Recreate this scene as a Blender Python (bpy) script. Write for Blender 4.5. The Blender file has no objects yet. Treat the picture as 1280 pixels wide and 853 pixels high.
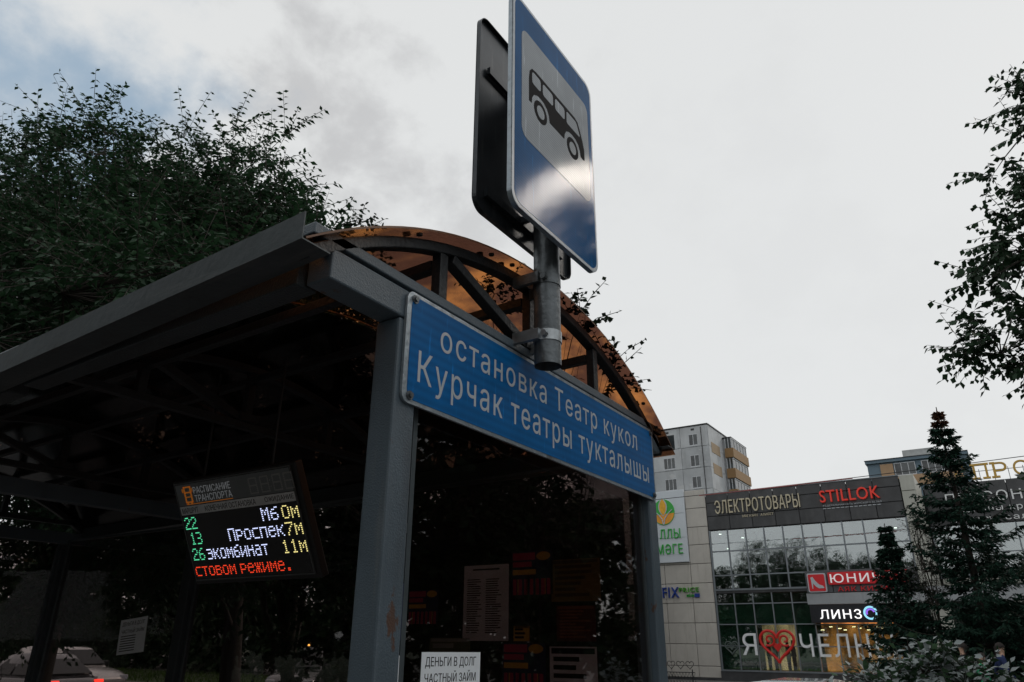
import bpy, bmesh, math, random
import numpy as np
from mathutils import Vector, Matrix
R = math.radians
C = bpy.context.scene.collection
SC = bpy.context.scene
random.seed(7)
RNG = np.random.default_rng(11)

# ------------------------------------------------------------------ camera
H = 1.7
def cam_axes(yaw, pitch, roll):
    f = Vector((math.sin(yaw)*math.cos(pitch), math.cos(yaw)*math.cos(pitch), math.sin(pitch)))
    r0 = Vector((math.cos(yaw), -math.sin(yaw), 0)); u0 = r0.cross(f)
    return r0*math.cos(roll)+u0*math.sin(roll), -r0*math.sin(roll)+u0*math.cos(roll), f
r_, u_, f_ = cam_axes(-0.574234, 0.392031, 0.00666069)
cd = bpy.data.cameras.new('camera'); cam = bpy.data.objects.new('camera', cd); C.objects.link(cam)
cam.matrix_world = Matrix(((r_.x, u_.x, -f_.x, 0), (r_.y, u_.y, -f_.y, 0), (r_.z, u_.z, -f_.z, H), (0, 0, 0, 1)))
cd.sensor_width = 36; cd.lens = 907.127/1280*36; cd.clip_start = .05; cd.clip_end = 3000
SC.camera = cam

# ------------------------------------------------------------------ world, sun, exposure
SUN_EL, SUN_AZ = R(31.0), R(27.0)
w = bpy.data.worlds.new('World'); SC.world = w; w.use_nodes = True
nt = w.node_tree; nt.nodes.clear()
def wn(t, **k):
    n = nt.nodes.new(t)
    for a, b in k.items(): setattr(n, a, b)
    return n
L = nt.links.new
out = wn('ShaderNodeOutputWorld'); bg = wn('ShaderNodeBackground'); bg.inputs[1].default_value = .1
sky = wn('ShaderNodeTexSky', sky_type='NISHITA', sun_disc=False); sky.sun_elevation = SUN_EL; sky.sun_rotation = SUN_AZ
tc = wn('ShaderNodeTexCoord')
def noise(scale, det, rough, vec, dist=0.):
    n = wn('ShaderNodeTexNoise'); n.inputs['Scale'].default_value = scale; n.inputs['Detail'].default_value = det
    n.inputs['Roughness'].default_value = rough; n.inputs['Distortion'].default_value = dist; L(vec, n.inputs['Vector']); return n.outputs['Fac']
def mr(v, a, b, c=0., d=1., smooth=True):
    n = wn('ShaderNodeMapRange'); n.interpolation_type = 'SMOOTHSTEP' if smooth else 'LINEAR'
    for i, q in enumerate((a, b, c, d)): n.inputs[i+1].default_value = q
    L(v, n.inputs[0]); return n.outputs[0]
def wm(op, a, b):
    n = wn('ShaderNodeMath', operation=op)
    for i, q in enumerate((a, b)):
        if isinstance(q, (int, float)): n.inputs[i].default_value = q
        else: L(q, n.inputs[i])
    return n.outputs[0]
def wdot(vec, d):
    n = wn('ShaderNodeVectorMath', operation='DOT_PRODUCT'); L(vec, n.inputs[0]); n.inputs[1].default_value = d; return n.outputs['Value']
def wmix(f, a, b):
    n = wn('ShaderNodeMix', data_type='RGBA')
    L(f, n.inputs[0])
    for i, q in ((6, a), (7, b)):
        if isinstance(q, tuple): n.inputs[i].default_value = q
        else: L(q, n.inputs[i])
    return n.outputs[2]
G = tc.outputs['Generated']
mp = wn('ShaderNodeMapping'); mp.inputs['Scale'].default_value = (1, 1, 1.25); L(G, mp.inputs[0]); V = mp.outputs[0]
n1 = noise(3.6, 9, .55, V, .0); n2 = noise(1.6, 4, .5, V, .2); n3 = noise(9, 6, .6, V, .2)
west = mr(wdot(G, (-.80, .32, .50)), .74, .97)                     # broken cloud to the west, a closed sheet to the east
grey = wm('MULTIPLY', mr(wm('ADD', wm('MULTIPLY', n1, .62), wm('MULTIPLY', n3, .38)), .48, .62), wm('ADD', wm('MULTIPLY', west, .66), .08))
cloud = wmix(grey, (7.95, 8.05, 8.0, 1), (5.3, 5.3, 5.35, 1))
gap = wm('MULTIPLY', mr(wm('ADD', wdot(G, (-.79, .20, .58)), wm('MULTIPLY', wm('SUBTRACT', n1, .5), .14)), .972, 1.0), .80)
skyb = wn('ShaderNodeVectorMath', operation='SCALE'); L(sky.outputs[0], skyb.inputs[0]); skyb.inputs['Scale'].default_value = 1.0
L(wmix(gap, cloud, (2.6, 3.9, 5.3, 1)), bg.inputs[0])
mixs = wn('ShaderNodeMix', data_type='RGBA'); mixs.inputs[0].default_value = .06
L(wmix(gap, cloud, (2.6, 3.9, 5.3, 1)), mixs.inputs[6]); L(skyb.outputs[0], mixs.inputs[7]); L(mixs.outputs[2], bg.inputs[0])
L(bg.outputs[0], out.inputs[0])
sd = bpy.data.lights.new('sun', 'SUN'); so = bpy.data.objects.new('sun', sd); C.objects.link(so)
sd.energy = .5; sd.angle = R(10); sd.color = (1, .90, .80)
sdir = Vector((math.sin(SUN_AZ)*math.cos(SUN_EL), math.cos(SUN_AZ)*math.cos(SUN_EL), math.sin(SUN_EL)))
so.rotation_euler = sdir.to_track_quat('Z', 'Y').to_euler()
vs = SC.view_settings; vs.view_transform = 'Standard'; vs.look = 'None'; vs.exposure = 0; vs.gamma = 1
SC.cycles.max_bounces = 6; SC.cycles.transparent_max_bounces = 24; SC.cycles.sample_clamp_indirect = 6

# ------------------------------------------------------------------ materials
MATS = {}
def mat(name, col, rough=.6, metal=0., var=.15, scale=6., bump=0., bscale=60., emit=None, estr=1., spec=.5, col2=None, coat=0.):
    """principled with a noisy base colour, optional fine relief"""
    if name in MATS: return MATS[name]
    m = bpy.data.materials.new(name); m.use_nodes = True; t = m.node_tree; b = t.nodes['Principled BSDF']
    b.inputs['Roughness'].default_value = rough; b.inputs['Metallic'].default_value = metal
    b.inputs['Specular IOR Level'].default_value = spec; b.inputs['Coat Weight'].default_value = coat; b.inputs['Coat Roughness'].default_value = .08
    c = t.nodes.new('ShaderNodeTexCoord')
    n = t.nodes.new('ShaderNodeTexNoise'); n.inputs['Scale'].default_value = scale; n.inputs['Detail'].default_value = 6; n.inputs['Roughness'].default_value = .65
    oi = t.nodes.new('ShaderNodeObjectInfo'); ofs = t.nodes.new('ShaderNodeVectorMath'); ofs.operation = 'SCALE'; ofs.inputs[0].default_value = (17, 11, 23); t.links.new(oi.outputs['Random'], ofs.inputs['Scale'])
    av = t.nodes.new('ShaderNodeVectorMath'); av.operation = 'ADD'; t.links.new(c.outputs['Object'], av.inputs[0]); t.links.new(ofs.outputs[0], av.inputs[1]); m['vec'] = av.name
    t.links.new(av.outputs[0], n.inputs['Vector'])
    r = t.nodes.new('ShaderNodeValToRGB'); r.color_ramp.elements[0].position = .3; r.color_ramp.elements[1].position = .7
    a = [max(0, q*(1-var)) for q in col]; d = [min(1, q*(1+var)) for q in (col2 or col)]
    r.color_ramp.elements[0].color = (*a, 1); r.color_ramp.elements[1].color = (*d, 1)
    t.links.new(n.outputs['Fac'], r.inputs[0]); t.links.new(r.outputs[0], b.inputs['Base Color'])
    if bump:
        n2 = t.nodes.new('ShaderNodeTexNoise'); n2.inputs['Scale'].default_value = bscale; n2.inputs['Detail'].default_value = 4
        t.links.new(c.outputs['Object'], n2.inputs['Vector'])
        bp = t.nodes.new('ShaderNodeBump'); bp.inputs['Strength'].default_value = bump; bp.inputs['Distance'].default_value = .01
        t.links.new(n2.outputs['Fac'], bp.inputs['Height']); t.links.new(bp.outputs[0], b.inputs['Normal'])
    if emit:
        b.inputs['Emission Color'].default_value = (*emit, 1); b.inputs['Emission Strength'].default_value = estr
    MATS[name] = m; return m

def wear(m, col, sc, lo, hi, amt, detail=8, rough=None):
    """patches of another colour with a shape of their own: chips, rust, dirt runs"""
    t = m.node_tree; b = t.nodes['Principled BSDF']; N = t.nodes.new; K = t.links.new
    src = b.inputs['Base Color'].links[0].from_socket; v = t.nodes[m['vec']].outputs[0]
    mp_ = N('ShaderNodeMapping'); mp_.inputs['Scale'].default_value = sc; K(v, mp_.inputs[0])
    n = N('ShaderNodeTexNoise'); n.inputs['Scale'].default_value = 1; n.inputs['Detail'].default_value = detail; n.inputs['Roughness'].default_value = .62; K(mp_.outputs[0], n.inputs['Vector'])
    r = N('ShaderNodeMapRange'); r.inputs[1].default_value = lo; r.inputs[2].default_value = hi; r.inputs[3].default_value = 0; r.inputs[4].default_value = amt; K(n.outputs['Fac'], r.inputs[0])
    x = N('ShaderNodeMix'); x.data_type = 'RGBA'; K(r.outputs[0], x.inputs[0]); K(src, x.inputs[6]); x.inputs[7].default_value = (*col, 1); K(x.outputs[2], b.inputs['Base Color']); return m

def glass(name, tint, refl=1.45, rough=.02, haze=0., hazecol=(.1, .1, .1), boost=1., tint2=None, tscale=2.):
    """pane: tinted clear film + fresnel mirror; haze adds some dust / body colour"""
    if name in MATS: return MATS[name]
    m = bpy.data.materials.new(name); m.use_nodes = True; t = m.node_tree; t.nodes.clear()
    N = t.nodes.new; o = N('ShaderNodeOutputMaterial'); tr = N('ShaderNodeBsdfTransparent'); tr.inputs[0].default_value = (*tint, 1)
    g = N('ShaderNodeBsdfGlossy'); g.inputs['Roughness'].default_value = rough; g.inputs[0].default_value = (.95, .97, 1, 1)
    fr = N('ShaderNodeFresnel'); ge = N('ShaderNodeNewGeometry'); ii = N('ShaderNodeMapRange')      # same reflectance on both faces of a thin pane
    ii.inputs[3].default_value = refl; ii.inputs[4].default_value = 1/refl; t.links.new(ge.outputs['Backfacing'], ii.inputs[0]); t.links.new(ii.outputs[0], fr.inputs[0])
    c = N('ShaderNodeTexCoord'); n = N('ShaderNodeTexNoise'); n.inputs['Scale'].default_value = 1.3; n.inputs['Detail'].default_value = 3
    t.links.new(c.outputs['Object'], n.inputs['Vector'])
    bp = N('ShaderNodeBump'); bp.inputs['Strength'].default_value = .12; bp.inputs['Distance'].default_value = .02
    t.links.new(n.outputs['Fac'], bp.inputs['Height']); t.links.new(bp.outputs[0], g.inputs['Normal'])
    if tint2:
        n3_ = N('ShaderNodeTexNoise'); n3_.inputs['Scale'].default_value = tscale; n3_.inputs['Detail'].default_value = 7; n3_.inputs['Roughness'].default_value = .6; t.links.new(c.outputs['Object'], n3_.inputs['Vector'])
        rr_ = N('ShaderNodeValToRGB'); rr_.color_ramp.elements[0].position = .46; rr_.color_ramp.elements[1].position = .68; rr_.color_ramp.elements[0].color = (*tint, 1); rr_.color_ramp.elements[1].color = (*tint2, 1)
        t.links.new(n3_.outputs['Fac'], rr_.inputs[0]); t.links.new(rr_.outputs[0], tr.inputs[0])
    last = tr.outputs[0]
    if haze:
        df = N('ShaderNodeBsdfDiffuse'); df.inputs[0].default_value = (*hazecol, 1)
        n2 = N('ShaderNodeTexNoise'); n2.inputs['Scale'].default_value = 7; n2.inputs['Detail'].default_value = 8
        t.links.new(c.outputs['Object'], n2.inputs['Vector'])
        ml = N('ShaderNodeMath'); ml.operation = 'MULTIPLY'; ml.inputs[1].default_value = haze*2; t.links.new(n2.outputs['Fac'], ml.inputs[0])
        mx = N('ShaderNodeMixShader'); t.links.new(ml.outputs[0], mx.inputs[0]); t.links.new(last, mx.inputs[1]); t.links.new(df.outputs[0], mx.inputs[2]); last = mx.outputs[0]
    mb_ = N('ShaderNodeMath'); mb_.operation = 'MULTIPLY'; mb_.use_clamp = True; mb_.inputs[1].default_value = boost; t.links.new(fr.outputs[0], mb_.inputs[0])
    mx = N('ShaderNodeMixShader'); t.links.new(mb_.outputs[0], mx.inputs[0]); t.links.new(last, mx.inputs[1]); t.links.new(g.outputs[0], mx.inputs[2])
    t.links.new(mx.outputs[0], o.inputs[0]); MATS[name] = m; return m

def leafmat(name, col, back=None, var=.5, trans=.25, spec=.12):
    """two sided leaf: the underside may be paler, as on real leaves"""
    if name in MATS: return MATS[name]
    m = bpy.data.materials.new(name); m.use_nodes = True; t = m.node_tree; t.nodes.clear(); N = t.nodes.new; K = t.links.new
    o = N('ShaderNodeOutputMaterial'); p = N('ShaderNodeBsdfPrincipled'); p.inputs['Roughness'].default_value = .5; p.inputs['Specular IOR Level'].default_value = spec
    g = N('ShaderNodeNewGeometry'); c = N('ShaderNodeTexCoord'); n = N('ShaderNodeTexNoise'); n.inputs['Scale'].default_value = 2.2; n.inputs['Detail'].default_value = 5
    K(c.outputs['Object'], n.inputs['Vector'])
    ad = N('ShaderNodeMath'); ad.operation = 'ADD'; K(n.outputs['Fac'], ad.inputs[0]); K(g.outputs['Random Per Island'], ad.inputs[1])
    r = N('ShaderNodeValToRGB'); r.color_ramp.elements[0].position = .45; r.color_ramp.elements[1].position = 1.3/1.3
    r.color_ramp.elements[0].color = (*[q*(1-var) for q in col], 1); r.color_ramp.elements[1].color = (*[q*(1+var) for q in col], 1)
    K(ad.outputs[0], r.inputs[0]); colout = r.outputs[0]
    if back:
        mx = N('ShaderNodeMix'); mx.data_type = 'RGBA'; K(g.outputs['Backfacing'], mx.inputs[0]); K(colout, mx.inputs[6]); mx.inputs[7].default_value = (*back, 1); colout = mx.outputs[2]
    K(colout, p.inputs['Base Color'])
    tl = N('ShaderNodeBsdfTranslucent'); K(colout, tl.inputs[0])
    ms = N('ShaderNodeMixShader'); ms.inputs[0].default_value = trans; K(p.outputs[0], ms.inputs[1]); K(tl.outputs[0], ms.inputs[2]); K(ms.outputs[0], o.inputs[0])
    MATS[name] = m; return m

STEEL = mat('painted_steel', (.085, .115, .14), .40, 0, .10, 5, .26, 190)
STEEL_D = mat('dark_shaded_steel', (.014, .017, .020), .45, 0, .3, 9, .4, 60)  # dark steel, lowered further so its colour carries the backlit gloom under the roof
GUTTER = mat('grey_sheet_steel', (.045, .058, .064), .42, .1, .2, 5, .15, 40)
GALV = mat('galvanised_pipe', (.13, .145, .155), .38, .55, .35, 14, .35, 40)
ZINC = mat('zinc_clamp', (.42, .45, .47), .35, .8, .2, 30)
BLACK = mat('black_plastic', (.012, .013, .014), .4)
RUBBER = mat('rubber', (.012, .012, .012), .8)
WHITE = mat('white_film', (.50, .54, .58), .35, 0, .06, 20)
PAPER = mat('white_paper', (.62, .66, .7), .8, 0, .06, 12)
INK = mat('black_ink', (.01, .01, .012), .7, spec=.06)
GREYPLATE = mat('grey_sign_back', (.035, .042, .05), .3, .4, .3, 8)
EDGE = mat('aluminium_edge', (.33, .38, .42), .35, .6, .15, 40, .2, 60)

for q_ in (STEEL,): wear(q_, (.10, .045, .022), (7, 7, 4), .655, .68, .85); wear(q_, (.16, .17, .175), (22, 22, 1.6), .60, .70, .45); wear(q_, (.02, .022, .024), (3, 3, .9), .56, .72, .6)
wear(GUTTER, (.12, .125, .125), (1.2, 30, 30), .56, .70, .5); wear(GUTTER, (.02, .02, .018), (4, 8, 8), .58, .7, .6)
wear(GALV, (.05, .045, .04), (14, 14, 2.2), .52, .68, .7); wear(EDGE, (.08, .08, .075), (9, 9, 9), .55, .68, .7)
wear(GREYPLATE, (.12, .125, .13), (3, 24, 3), .55, .7, .5)
def film(name, col, axis, freq, amt, rough, spec=.5):
    """sign film with the fine ribbing of retroreflective sheeting and a thin grime"""
    m = bpy.data.materials.new(name); m.use_nodes = True; t = m.node_tree; b = t.nodes['Principled BSDF']; N = t.nodes.new; K = t.links.new
    c = N('ShaderNodeTexCoord'); s = N('ShaderNodeSeparateXYZ'); K(c.outputs['Object'], s.inputs[0])
    n = N('ShaderNodeTexNoise'); n.inputs['Scale'].default_value = 4; n.inputs['Detail'].default_value = 5; K(c.outputs['Object'], n.inputs['Vector'])
    w1 = N('ShaderNodeMath'); w1.operation = 'MULTIPLY'; w1.inputs[1].default_value = freq; K(s.outputs[axis], w1.inputs[0])
    a = N('ShaderNodeMath'); a.operation = 'ADD'; K(w1.outputs[0], a.inputs[0]); K(n.outputs['Fac'], a.inputs[1])
    sn = N('ShaderNodeMath'); sn.operation = 'SINE'; K(a.outputs[0], sn.inputs[0])
    mr_ = N('ShaderNodeMapRange'); mr_.inputs[1].default_value = -1; mr_.inputs[2].default_value = 1; mr_.inputs[3].default_value = 1-amt; mr_.inputs[4].default_value = 1+amt; K(sn.outputs[0], mr_.inputs[0])
    g = N('ShaderNodeMapRange'); g.inputs[1].default_value = .3; g.inputs[2].default_value = .75; g.inputs[3].default_value = .82; g.inputs[4].default_value = 1.15; K(n.outputs['Fac'], g.inputs[0])
    mu = N('ShaderNodeMath'); mu.operation = 'MULTIPLY'; K(mr_.outputs[0], mu.inputs[0]); K(g.outputs[0], mu.inputs[1])
    mp_ = N('ShaderNodeMapping'); mp_.inputs['Scale'].default_value = (4, 60, 5); mp_.inputs['Rotation'].default_value = (.5, 0, 0); K(c.outputs['Object'], mp_.inputs[0])
    n4 = N('ShaderNodeTexNoise'); n4.inputs['Scale'].default_value = 1; n4.inputs['Detail'].default_value = 6; K(mp_.outputs[0], n4.inputs['Vector'])
    g4 = N('ShaderNodeMapRange'); g4.inputs[1].default_value = .62; g4.inputs[2].default_value = .74; g4.inputs[3].default_value = 1; g4.inputs[4].default_value = 1.7; K(n4.outputs['Fac'], g4.inputs[0])
    m4 = N('ShaderNodeMath'); m4.operation = 'MULTIPLY'; K(mu.outputs[0], m4.inputs[0]); K(g4.outputs[0], m4.inputs[1]); mu = m4
    v = N('ShaderNodeVectorMath'); v.operation = 'SCALE'; v.inputs[0].default_value = col; K(mu.outputs[0], v.inputs['Scale']); K(v.outputs[0], b.inputs['Base Color'])
    b.inputs['Roughness'].default_value = rough; b.inputs['Specular IOR Level'].default_value = spec
    n2 = N('ShaderNodeTexNoise'); n2.inputs['Scale'].default_value = 2.5; n2.inputs['Detail'].default_value = 3; K(c.outputs['Object'], n2.inputs['Vector'])
    bp = N('ShaderNodeBump'); bp.inputs['Strength'].default_value = .22; bp.inputs['Distance'].default_value = .008; K(n2.outputs['Fac'], bp.inputs['Height']); K(bp.outputs[0], b.inputs['Normal'])
    return m
BLUEBOARD = film('blue_board_film', (.001, .115, .34), 2, 190, .10, .4, .10)
BLUESIGN = film('blue_sign_film', (.008, .095, .26), 2, 520, .16, .10, .045)
WHITESIGN = film('white_sign_film', (.36, .39, .42), 2, 520, .16, .10, .045)

# ------------------------------------------------------------------ mesh helpers
class MB:
    def __init__(s): s.v = []; s.f = []; s.m = []; s.mi = 0
    def add(s, vs_, fs):
        o = len(s.v); s.v += [tuple(q) for q in vs_]; s.f += [tuple(i+o for i in q) for q in fs]; s.m += [s.mi]*len(fs); return s
    def box(s, x0, x1, y0, y1, z0, z1):
        return s.add([(x, y, z) for x in (x0, x1) for y in (y0, y1) for z in (z0, z1)],
                     [(0, 1, 3, 2), (4, 6, 7, 5), (0, 4, 5, 1), (2, 3, 7, 6), (0, 2, 6, 4), (1, 5, 7, 3)])
    def frame(s, o, a, b, c):
        """box with corner o and edge vectors a b c"""
        o, a, b, c = map(Vector, (o, a, b, c))
        if a.cross(b).dot(c) < 0: a, b = b, a
        P = [o+a*i+b*j+c*k for i in (0, 1) for j in (0, 1) for k in (0, 1)]
        return s.add(P, [(0, 1, 3, 2), (4, 6, 7, 5), (0, 4, 5, 1), (2, 3, 7, 6), (0, 2, 6, 4), (1, 5, 7, 3)])
    def bar(s, p, q, w_, h_, up=(0, 0, 1)):
        p, q = Vector(p), Vector(q); d = q-p; up = Vector(up); x = d.cross(up)
        if x.length < 1e-6: x = d.cross(Vector((1, 0, 0)))
        x.normalize(); y = x.cross(d).normalized()
        return s.frame(p-x*w_/2-y*h_/2, d, x*w_, y*h_)
    def tube(s, p, q, r, n=10, r2=None, cap=True):
        p, q = Vector(p), Vector(q); d = (q-p).normalized(); a = d.orthogonal().normalized(); b = d.cross(a); r2 = r if r2 is None else r2
        vs_ = []; fs = []
        for i in range(n):
            t = 2*math.pi*i/n; e = a*math.cos(t)+b*math.sin(t); vs_ += [p+e*r, q+e*r2]
        for i in range(n): j = (i+1) % n; fs.append((2*i, 2*j, 2*j+1, 2*i+1))
        if cap: fs.append(tuple(2*i for i in reversed(range(n)))); fs.append(tuple(2*i+1 for i in range(n)))
        return s.add(vs_, fs)
    def path(s, pts, r, n=6, closed=False):
        m = len(pts)
        for i in range(m if closed else m-1): s.tube(pts[i], pts[(i+1) % m], r if not callable(r) else r(i), n, None if not callable(r) else r(i+1), True)
        return s
    def prism(s, poly, o, u, v, d):
        """2d polygon (list of (a,b)) in plane o+u*a+v*b, extruded by vector d"""
        o, u, v, d = map(Vector, (o, u, v, d)); n = len(poly)
        ar = sum(poly[i][0]*poly[(i+1) % n][1]-poly[(i+1) % n][0]*poly[i][1] for i in range(n))
        if (ar > 0) == (u.cross(v).dot(d) < 0): pass
        else: poly = poly[::-1]
        P = [o+u*a+v*b for a, b in poly]; Q = [q+d for q in P]
        fs = [tuple(range(n)), tuple(reversed(range(n, 2*n)))]+[((i+1) % n, i, n+i, n+(i+1) % n) for i in range(n)]
        return s.add(P+Q, fs)
    def mesh(s, name, mats):
        me = bpy.data.meshes.new(name); me.from_pydata(s.v, [], s.f)
        for q in (mats if isinstance(mats, (list, tuple)) else [mats]): me.materials.append(q)
        if any(s.m): me.polygons.foreach_set('material_index', s.m)
        me.update(); return me
ORI = {}
def origin(o): return ORI.get(o.name, Vector((0, 0, 0)))
def props(o, label=None, cat=None, group=None, kind=None):
    for k, v in (('label', label), ('category', cat), ('group', group), ('kind', kind)):
        if v: o[k] = v
    return o
def thing(name, label, cat, loc, group=None):
    o = bpy.data.objects.new(name, None); C.objects.link(o); o.location = loc; o.empty_display_size = .1
    ORI[o.name] = Vector(loc); return props(o, label, cat, group)
def part(name, mb, m, parent=None, label=None, kind=None, smooth=False, bevel=0., shift=True):
    """link a builder (world coordinates) as one mesh, origin moved to its parent's"""
    if parent is not None and shift:
        og = origin(parent); mb.v = [(a-og.x, b-og.y, c-og.z) for a, b, c in mb.v]
    me = mb.mesh(name, m); o = bpy.data.objects.new(name, me); C.objects.link(o)
    if parent is not None: o.parent = parent; ORI[o.name] = origin(parent)
    if smooth:
        me.polygons.foreach_set('use_smooth', [True]*len(me.polygons))
        if smooth != 2: 
            try: me.set_sharp_from_angle(angle=R(35))
            except Exception: pass
    if bevel:
        b = o.modifiers.new('bevel', 'BEVEL'); b.width = bevel; b.segments = 2; b.limit_method = 'ANGLE'
    return props(o, label, kind=kind)
def inst(name, me, parent, loc, rot=None):
    """another piece sharing mesh data; loc in world coordinates"""
    o = bpy.data.objects.new(name, me); C.objects.link(o); o.parent = parent; o.location = Vector(loc)-origin(parent)
    if rot: o.rotation_euler = rot
    ORI[o.name] = Vector(loc); return o
BOXES = {}
def slab(name, x0, x1, y0, y1, z0, z1, m, parent, bev=.012):
    """bevelled box piece with cached mesh, origin at its centre"""
    k = (round(x1-x0, 3), round(y1-y0, 3), round(z1-z0, 3), m.name, bev)
    if k not in BOXES:
        a, b, c = (x1-x0)/2, (y1-y0)/2, (z1-z0)/2
        q = MB()
        if bev:
            e = min(bev, a*.5, b*.5, c*.5)
            # chamfered only towards the viewer side (-y) edges: 12 verts
            F = [(-a+e, -b, -c+e), (a-e, -b, -c+e), (a-e, -b, c-e), (-a+e, -b, c-e)]
            S = [(-a, -b+e, -c), (a, -b+e, -c), (a, -b+e, c), (-a, -b+e, c)]
            K = [(-a, b, -c), (a, b, -c), (a, b, c), (-a, b, c)]
            q.add(F+S+K, [(0, 1, 2, 3)]+[(i, i+4, (i+1) % 4+4, (i+1) % 4) for i in range(4)]+[(i+4, i+8, (i+1) % 4+8, (i+1) % 4+4) for i in range(4)]+[(11, 10, 9, 8)])
        else: q.box(-a, a, -b, b, -c, c)
        BOXES[k] = q.mesh(name, m)
    return inst(name, BOXES[k], parent, ((x0+x1)/2, (y0+y1)/2, (z0+z1)/2))

# text --------------------------------------------------------------
from mathutils.geometry import delaunay_2d_cdt
TC = {}
def text_data(s, bold=0., spacing=1.):
    """outline of the string, refilled with a constrained triangulation (non-zero winding)"""
    k = (s, bold, spacing)
    if k in TC: return TC[k]
    cu = bpy.data.curves.new('t', 'FONT'); cu.body = s; cu.offset = bold; cu.space_character = spacing; cu.resolution_u = 3; cu.fill_mode = 'NONE'
    o = bpy.data.objects.new('t', cu); C.objects.link(o); bpy.context.view_layer.update()
    me = bpy.data.meshes.new_from_object(o.evaluated_get(bpy.context.evaluated_depsgraph_get()))
    n = len(me.vertices); P = np.zeros(n*3, dtype=np.float32); me.vertices.foreach_get('co', P); P = P.reshape(-1, 3)[:, :2].astype(float)
    E_ = np.zeros(len(me.edges)*2, dtype=np.int32); me.edges.foreach_get('vertices', E_); E_ = E_.reshape(-1, 2)
    bpy.data.objects.remove(o); bpy.data.curves.remove(cu); bpy.data.meshes.remove(me)
    nb = {}
    for a, b in E_: nb.setdefault(int(a), []).append(int(b)); nb.setdefault(int(b), []).append(int(a))
    seen = set(); A = []; B = []
    for v0 in range(n):
        if v0 in seen or v0 not in nb: continue
        loop = [v0]; seen.add(v0); cur = v0; nxt = v0+1 if v0+1 in nb[v0] else nb[v0][0]
        while nxt not in seen:
            loop.append(nxt); seen.add(nxt); q = [w_ for w_ in nb[nxt] if w_ not in seen]
            if not q: break
            cur, nxt = nxt, q[0]
        for a, b in zip(loop, loop[1:]+loop[:1]): A.append(P[a]); B.append(P[b])
    A = np.array(A); B = np.array(B)
    ov, oe, of, _, _, _ = delaunay_2d_cdt([Vector(p) for p in P], [tuple(map(int, e)) for e in E_], [], 0, 1e-6)
    V_ = np.array([tuple(p) for p in ov]); T_ = np.array([tuple(f)[:3] for f in of]); c = V_[T_].mean(1)
    up = (A[None, :, 1] <= c[:, 1:2]) & (B[None, :, 1] > c[:, 1:2]); dn = (A[None, :, 1] > c[:, 1:2]) & (B[None, :, 1] <= c[:, 1:2])
    side = (B[None, :, 0]-A[None, :, 0])*(c[:, 1:2]-A[None, :, 1])-(c[:, 0:1]-A[None, :, 0])*(B[None, :, 1]-A[None, :, 1])
    wn_ = (up & (side > 0)).sum(1)-(dn & (side < 0)).sum(1)
    ar = np.abs((V_[T_[:, 1]]-V_[T_[:, 0]])[:, 0]*(V_[T_[:, 2]]-V_[T_[:, 0]])[:, 1]-(V_[T_[:, 1]]-V_[T_[:, 0]])[:, 1]*(V_[T_[:, 2]]-V_[T_[:, 0]])[:, 0])
    sg = 1 if (ar*np.sign(wn_)).sum() > 0 else -1
    keep = (wn_*sg > 0) & (ar > 1e-9)
    F_ = []
    for t in T_[keep]:
        a, b, c_ = V_[t]; F_.append(tuple(int(q) for q in (t if (b[0]-a[0])*(c_[1]-a[1])-(b[1]-a[1])*(c_[0]-a[0]) > 0 else t[::-1])))
    used = sorted({i for f in F_ for i in f}); mp_ = {a: i for i, a in enumerate(used)}
    TC[k] = ([(V_[a][0], V_[a][1], 0.) for a in used], [tuple(mp_[q] for q in f) for f in F_]); return TC[k]
def solid(v, f, fr, d):
    """turn flat text faces into a closed solid between frame fr and depth vector d"""
    n = len(v); P = [fr(a, b) for a, b, c in v]; Q = [p-d for p in P]
    cnt = {}
    for q in f:
        for i in range(len(q)):
            e = (q[i], q[(i+1) % len(q)]); cnt[e] = 1
    sides = [(b, a, a+n, b+n) for (a, b) in cnt if (b, a) not in cnt]
    return P+Q, [tuple(q) for q in f]+[tuple(i+n for i in reversed(q)) for q in f]+sides
def text(mb, s, o, u, v, u0, u1, v0, v1, depth=0.002, bold=0., spacing=1., shear=0.):
    """fit the string's bounding box to [u0,u1]x[v0,v1] of plane o,u,v (unit vectors); proud by depth along u x v"""
    V_, F_ = text_data(s, bold, spacing); o, u, v = map(Vector, (o, u, v)); n = u.cross(v).normalized()
    xs = [q[0] for q in V_]; ys = [q[1] for q in V_]; x0, x1, y0, y1 = min(xs), max(xs), min(ys), max(ys)
    def fr(a, b):
        A = u0+(a-x0)/(x1-x0)*(u1-u0); B = v0+(b-y0)/(y1-y0)*(v1-v0); return o+u*(A+shear*B)+v*B+n*depth
    P, F = solid(V_, F_, fr, n*(depth*.98)); mb.add(P, F)
    return mb
def letters(s, parent, m, o, u, v, u0, u1, v0, v1, depth, bold=0., name='letter', sp=1.14):
    """channel letters: every character its own part"""
    V_, F_ = text_data(s, bold, sp); xs = [q[0] for q in V_]; ys = [q[1] for q in V_]; X0, X1, Y0, Y1 = min(xs), max(xs), min(ys), max(ys)
    for i, ch in enumerate(s):
        if ch == ' ': continue
        P_, _ = text_data(s[:i+1], bold, sp); r = max(q[0] for q in P_)
        c, _ = text_data(ch, bold); wd = max(q[0] for q in c)-min(q[0] for q in c); yb, yt = min(q[1] for q in c), max(q[1] for q in c)
        sc = (u1-u0)/(X1-X0); sv = (v1-v0)/(Y1-Y0)
        mb = MB(); text(mb, ch, o, u, v, u0+(r-wd-X0)*sc, u0+(r-X0)*sc, v0+(yb-Y0)*sv, v0+(yt-Y0)*sv, depth, bold)
        part(name, mb, m, parent)

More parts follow.
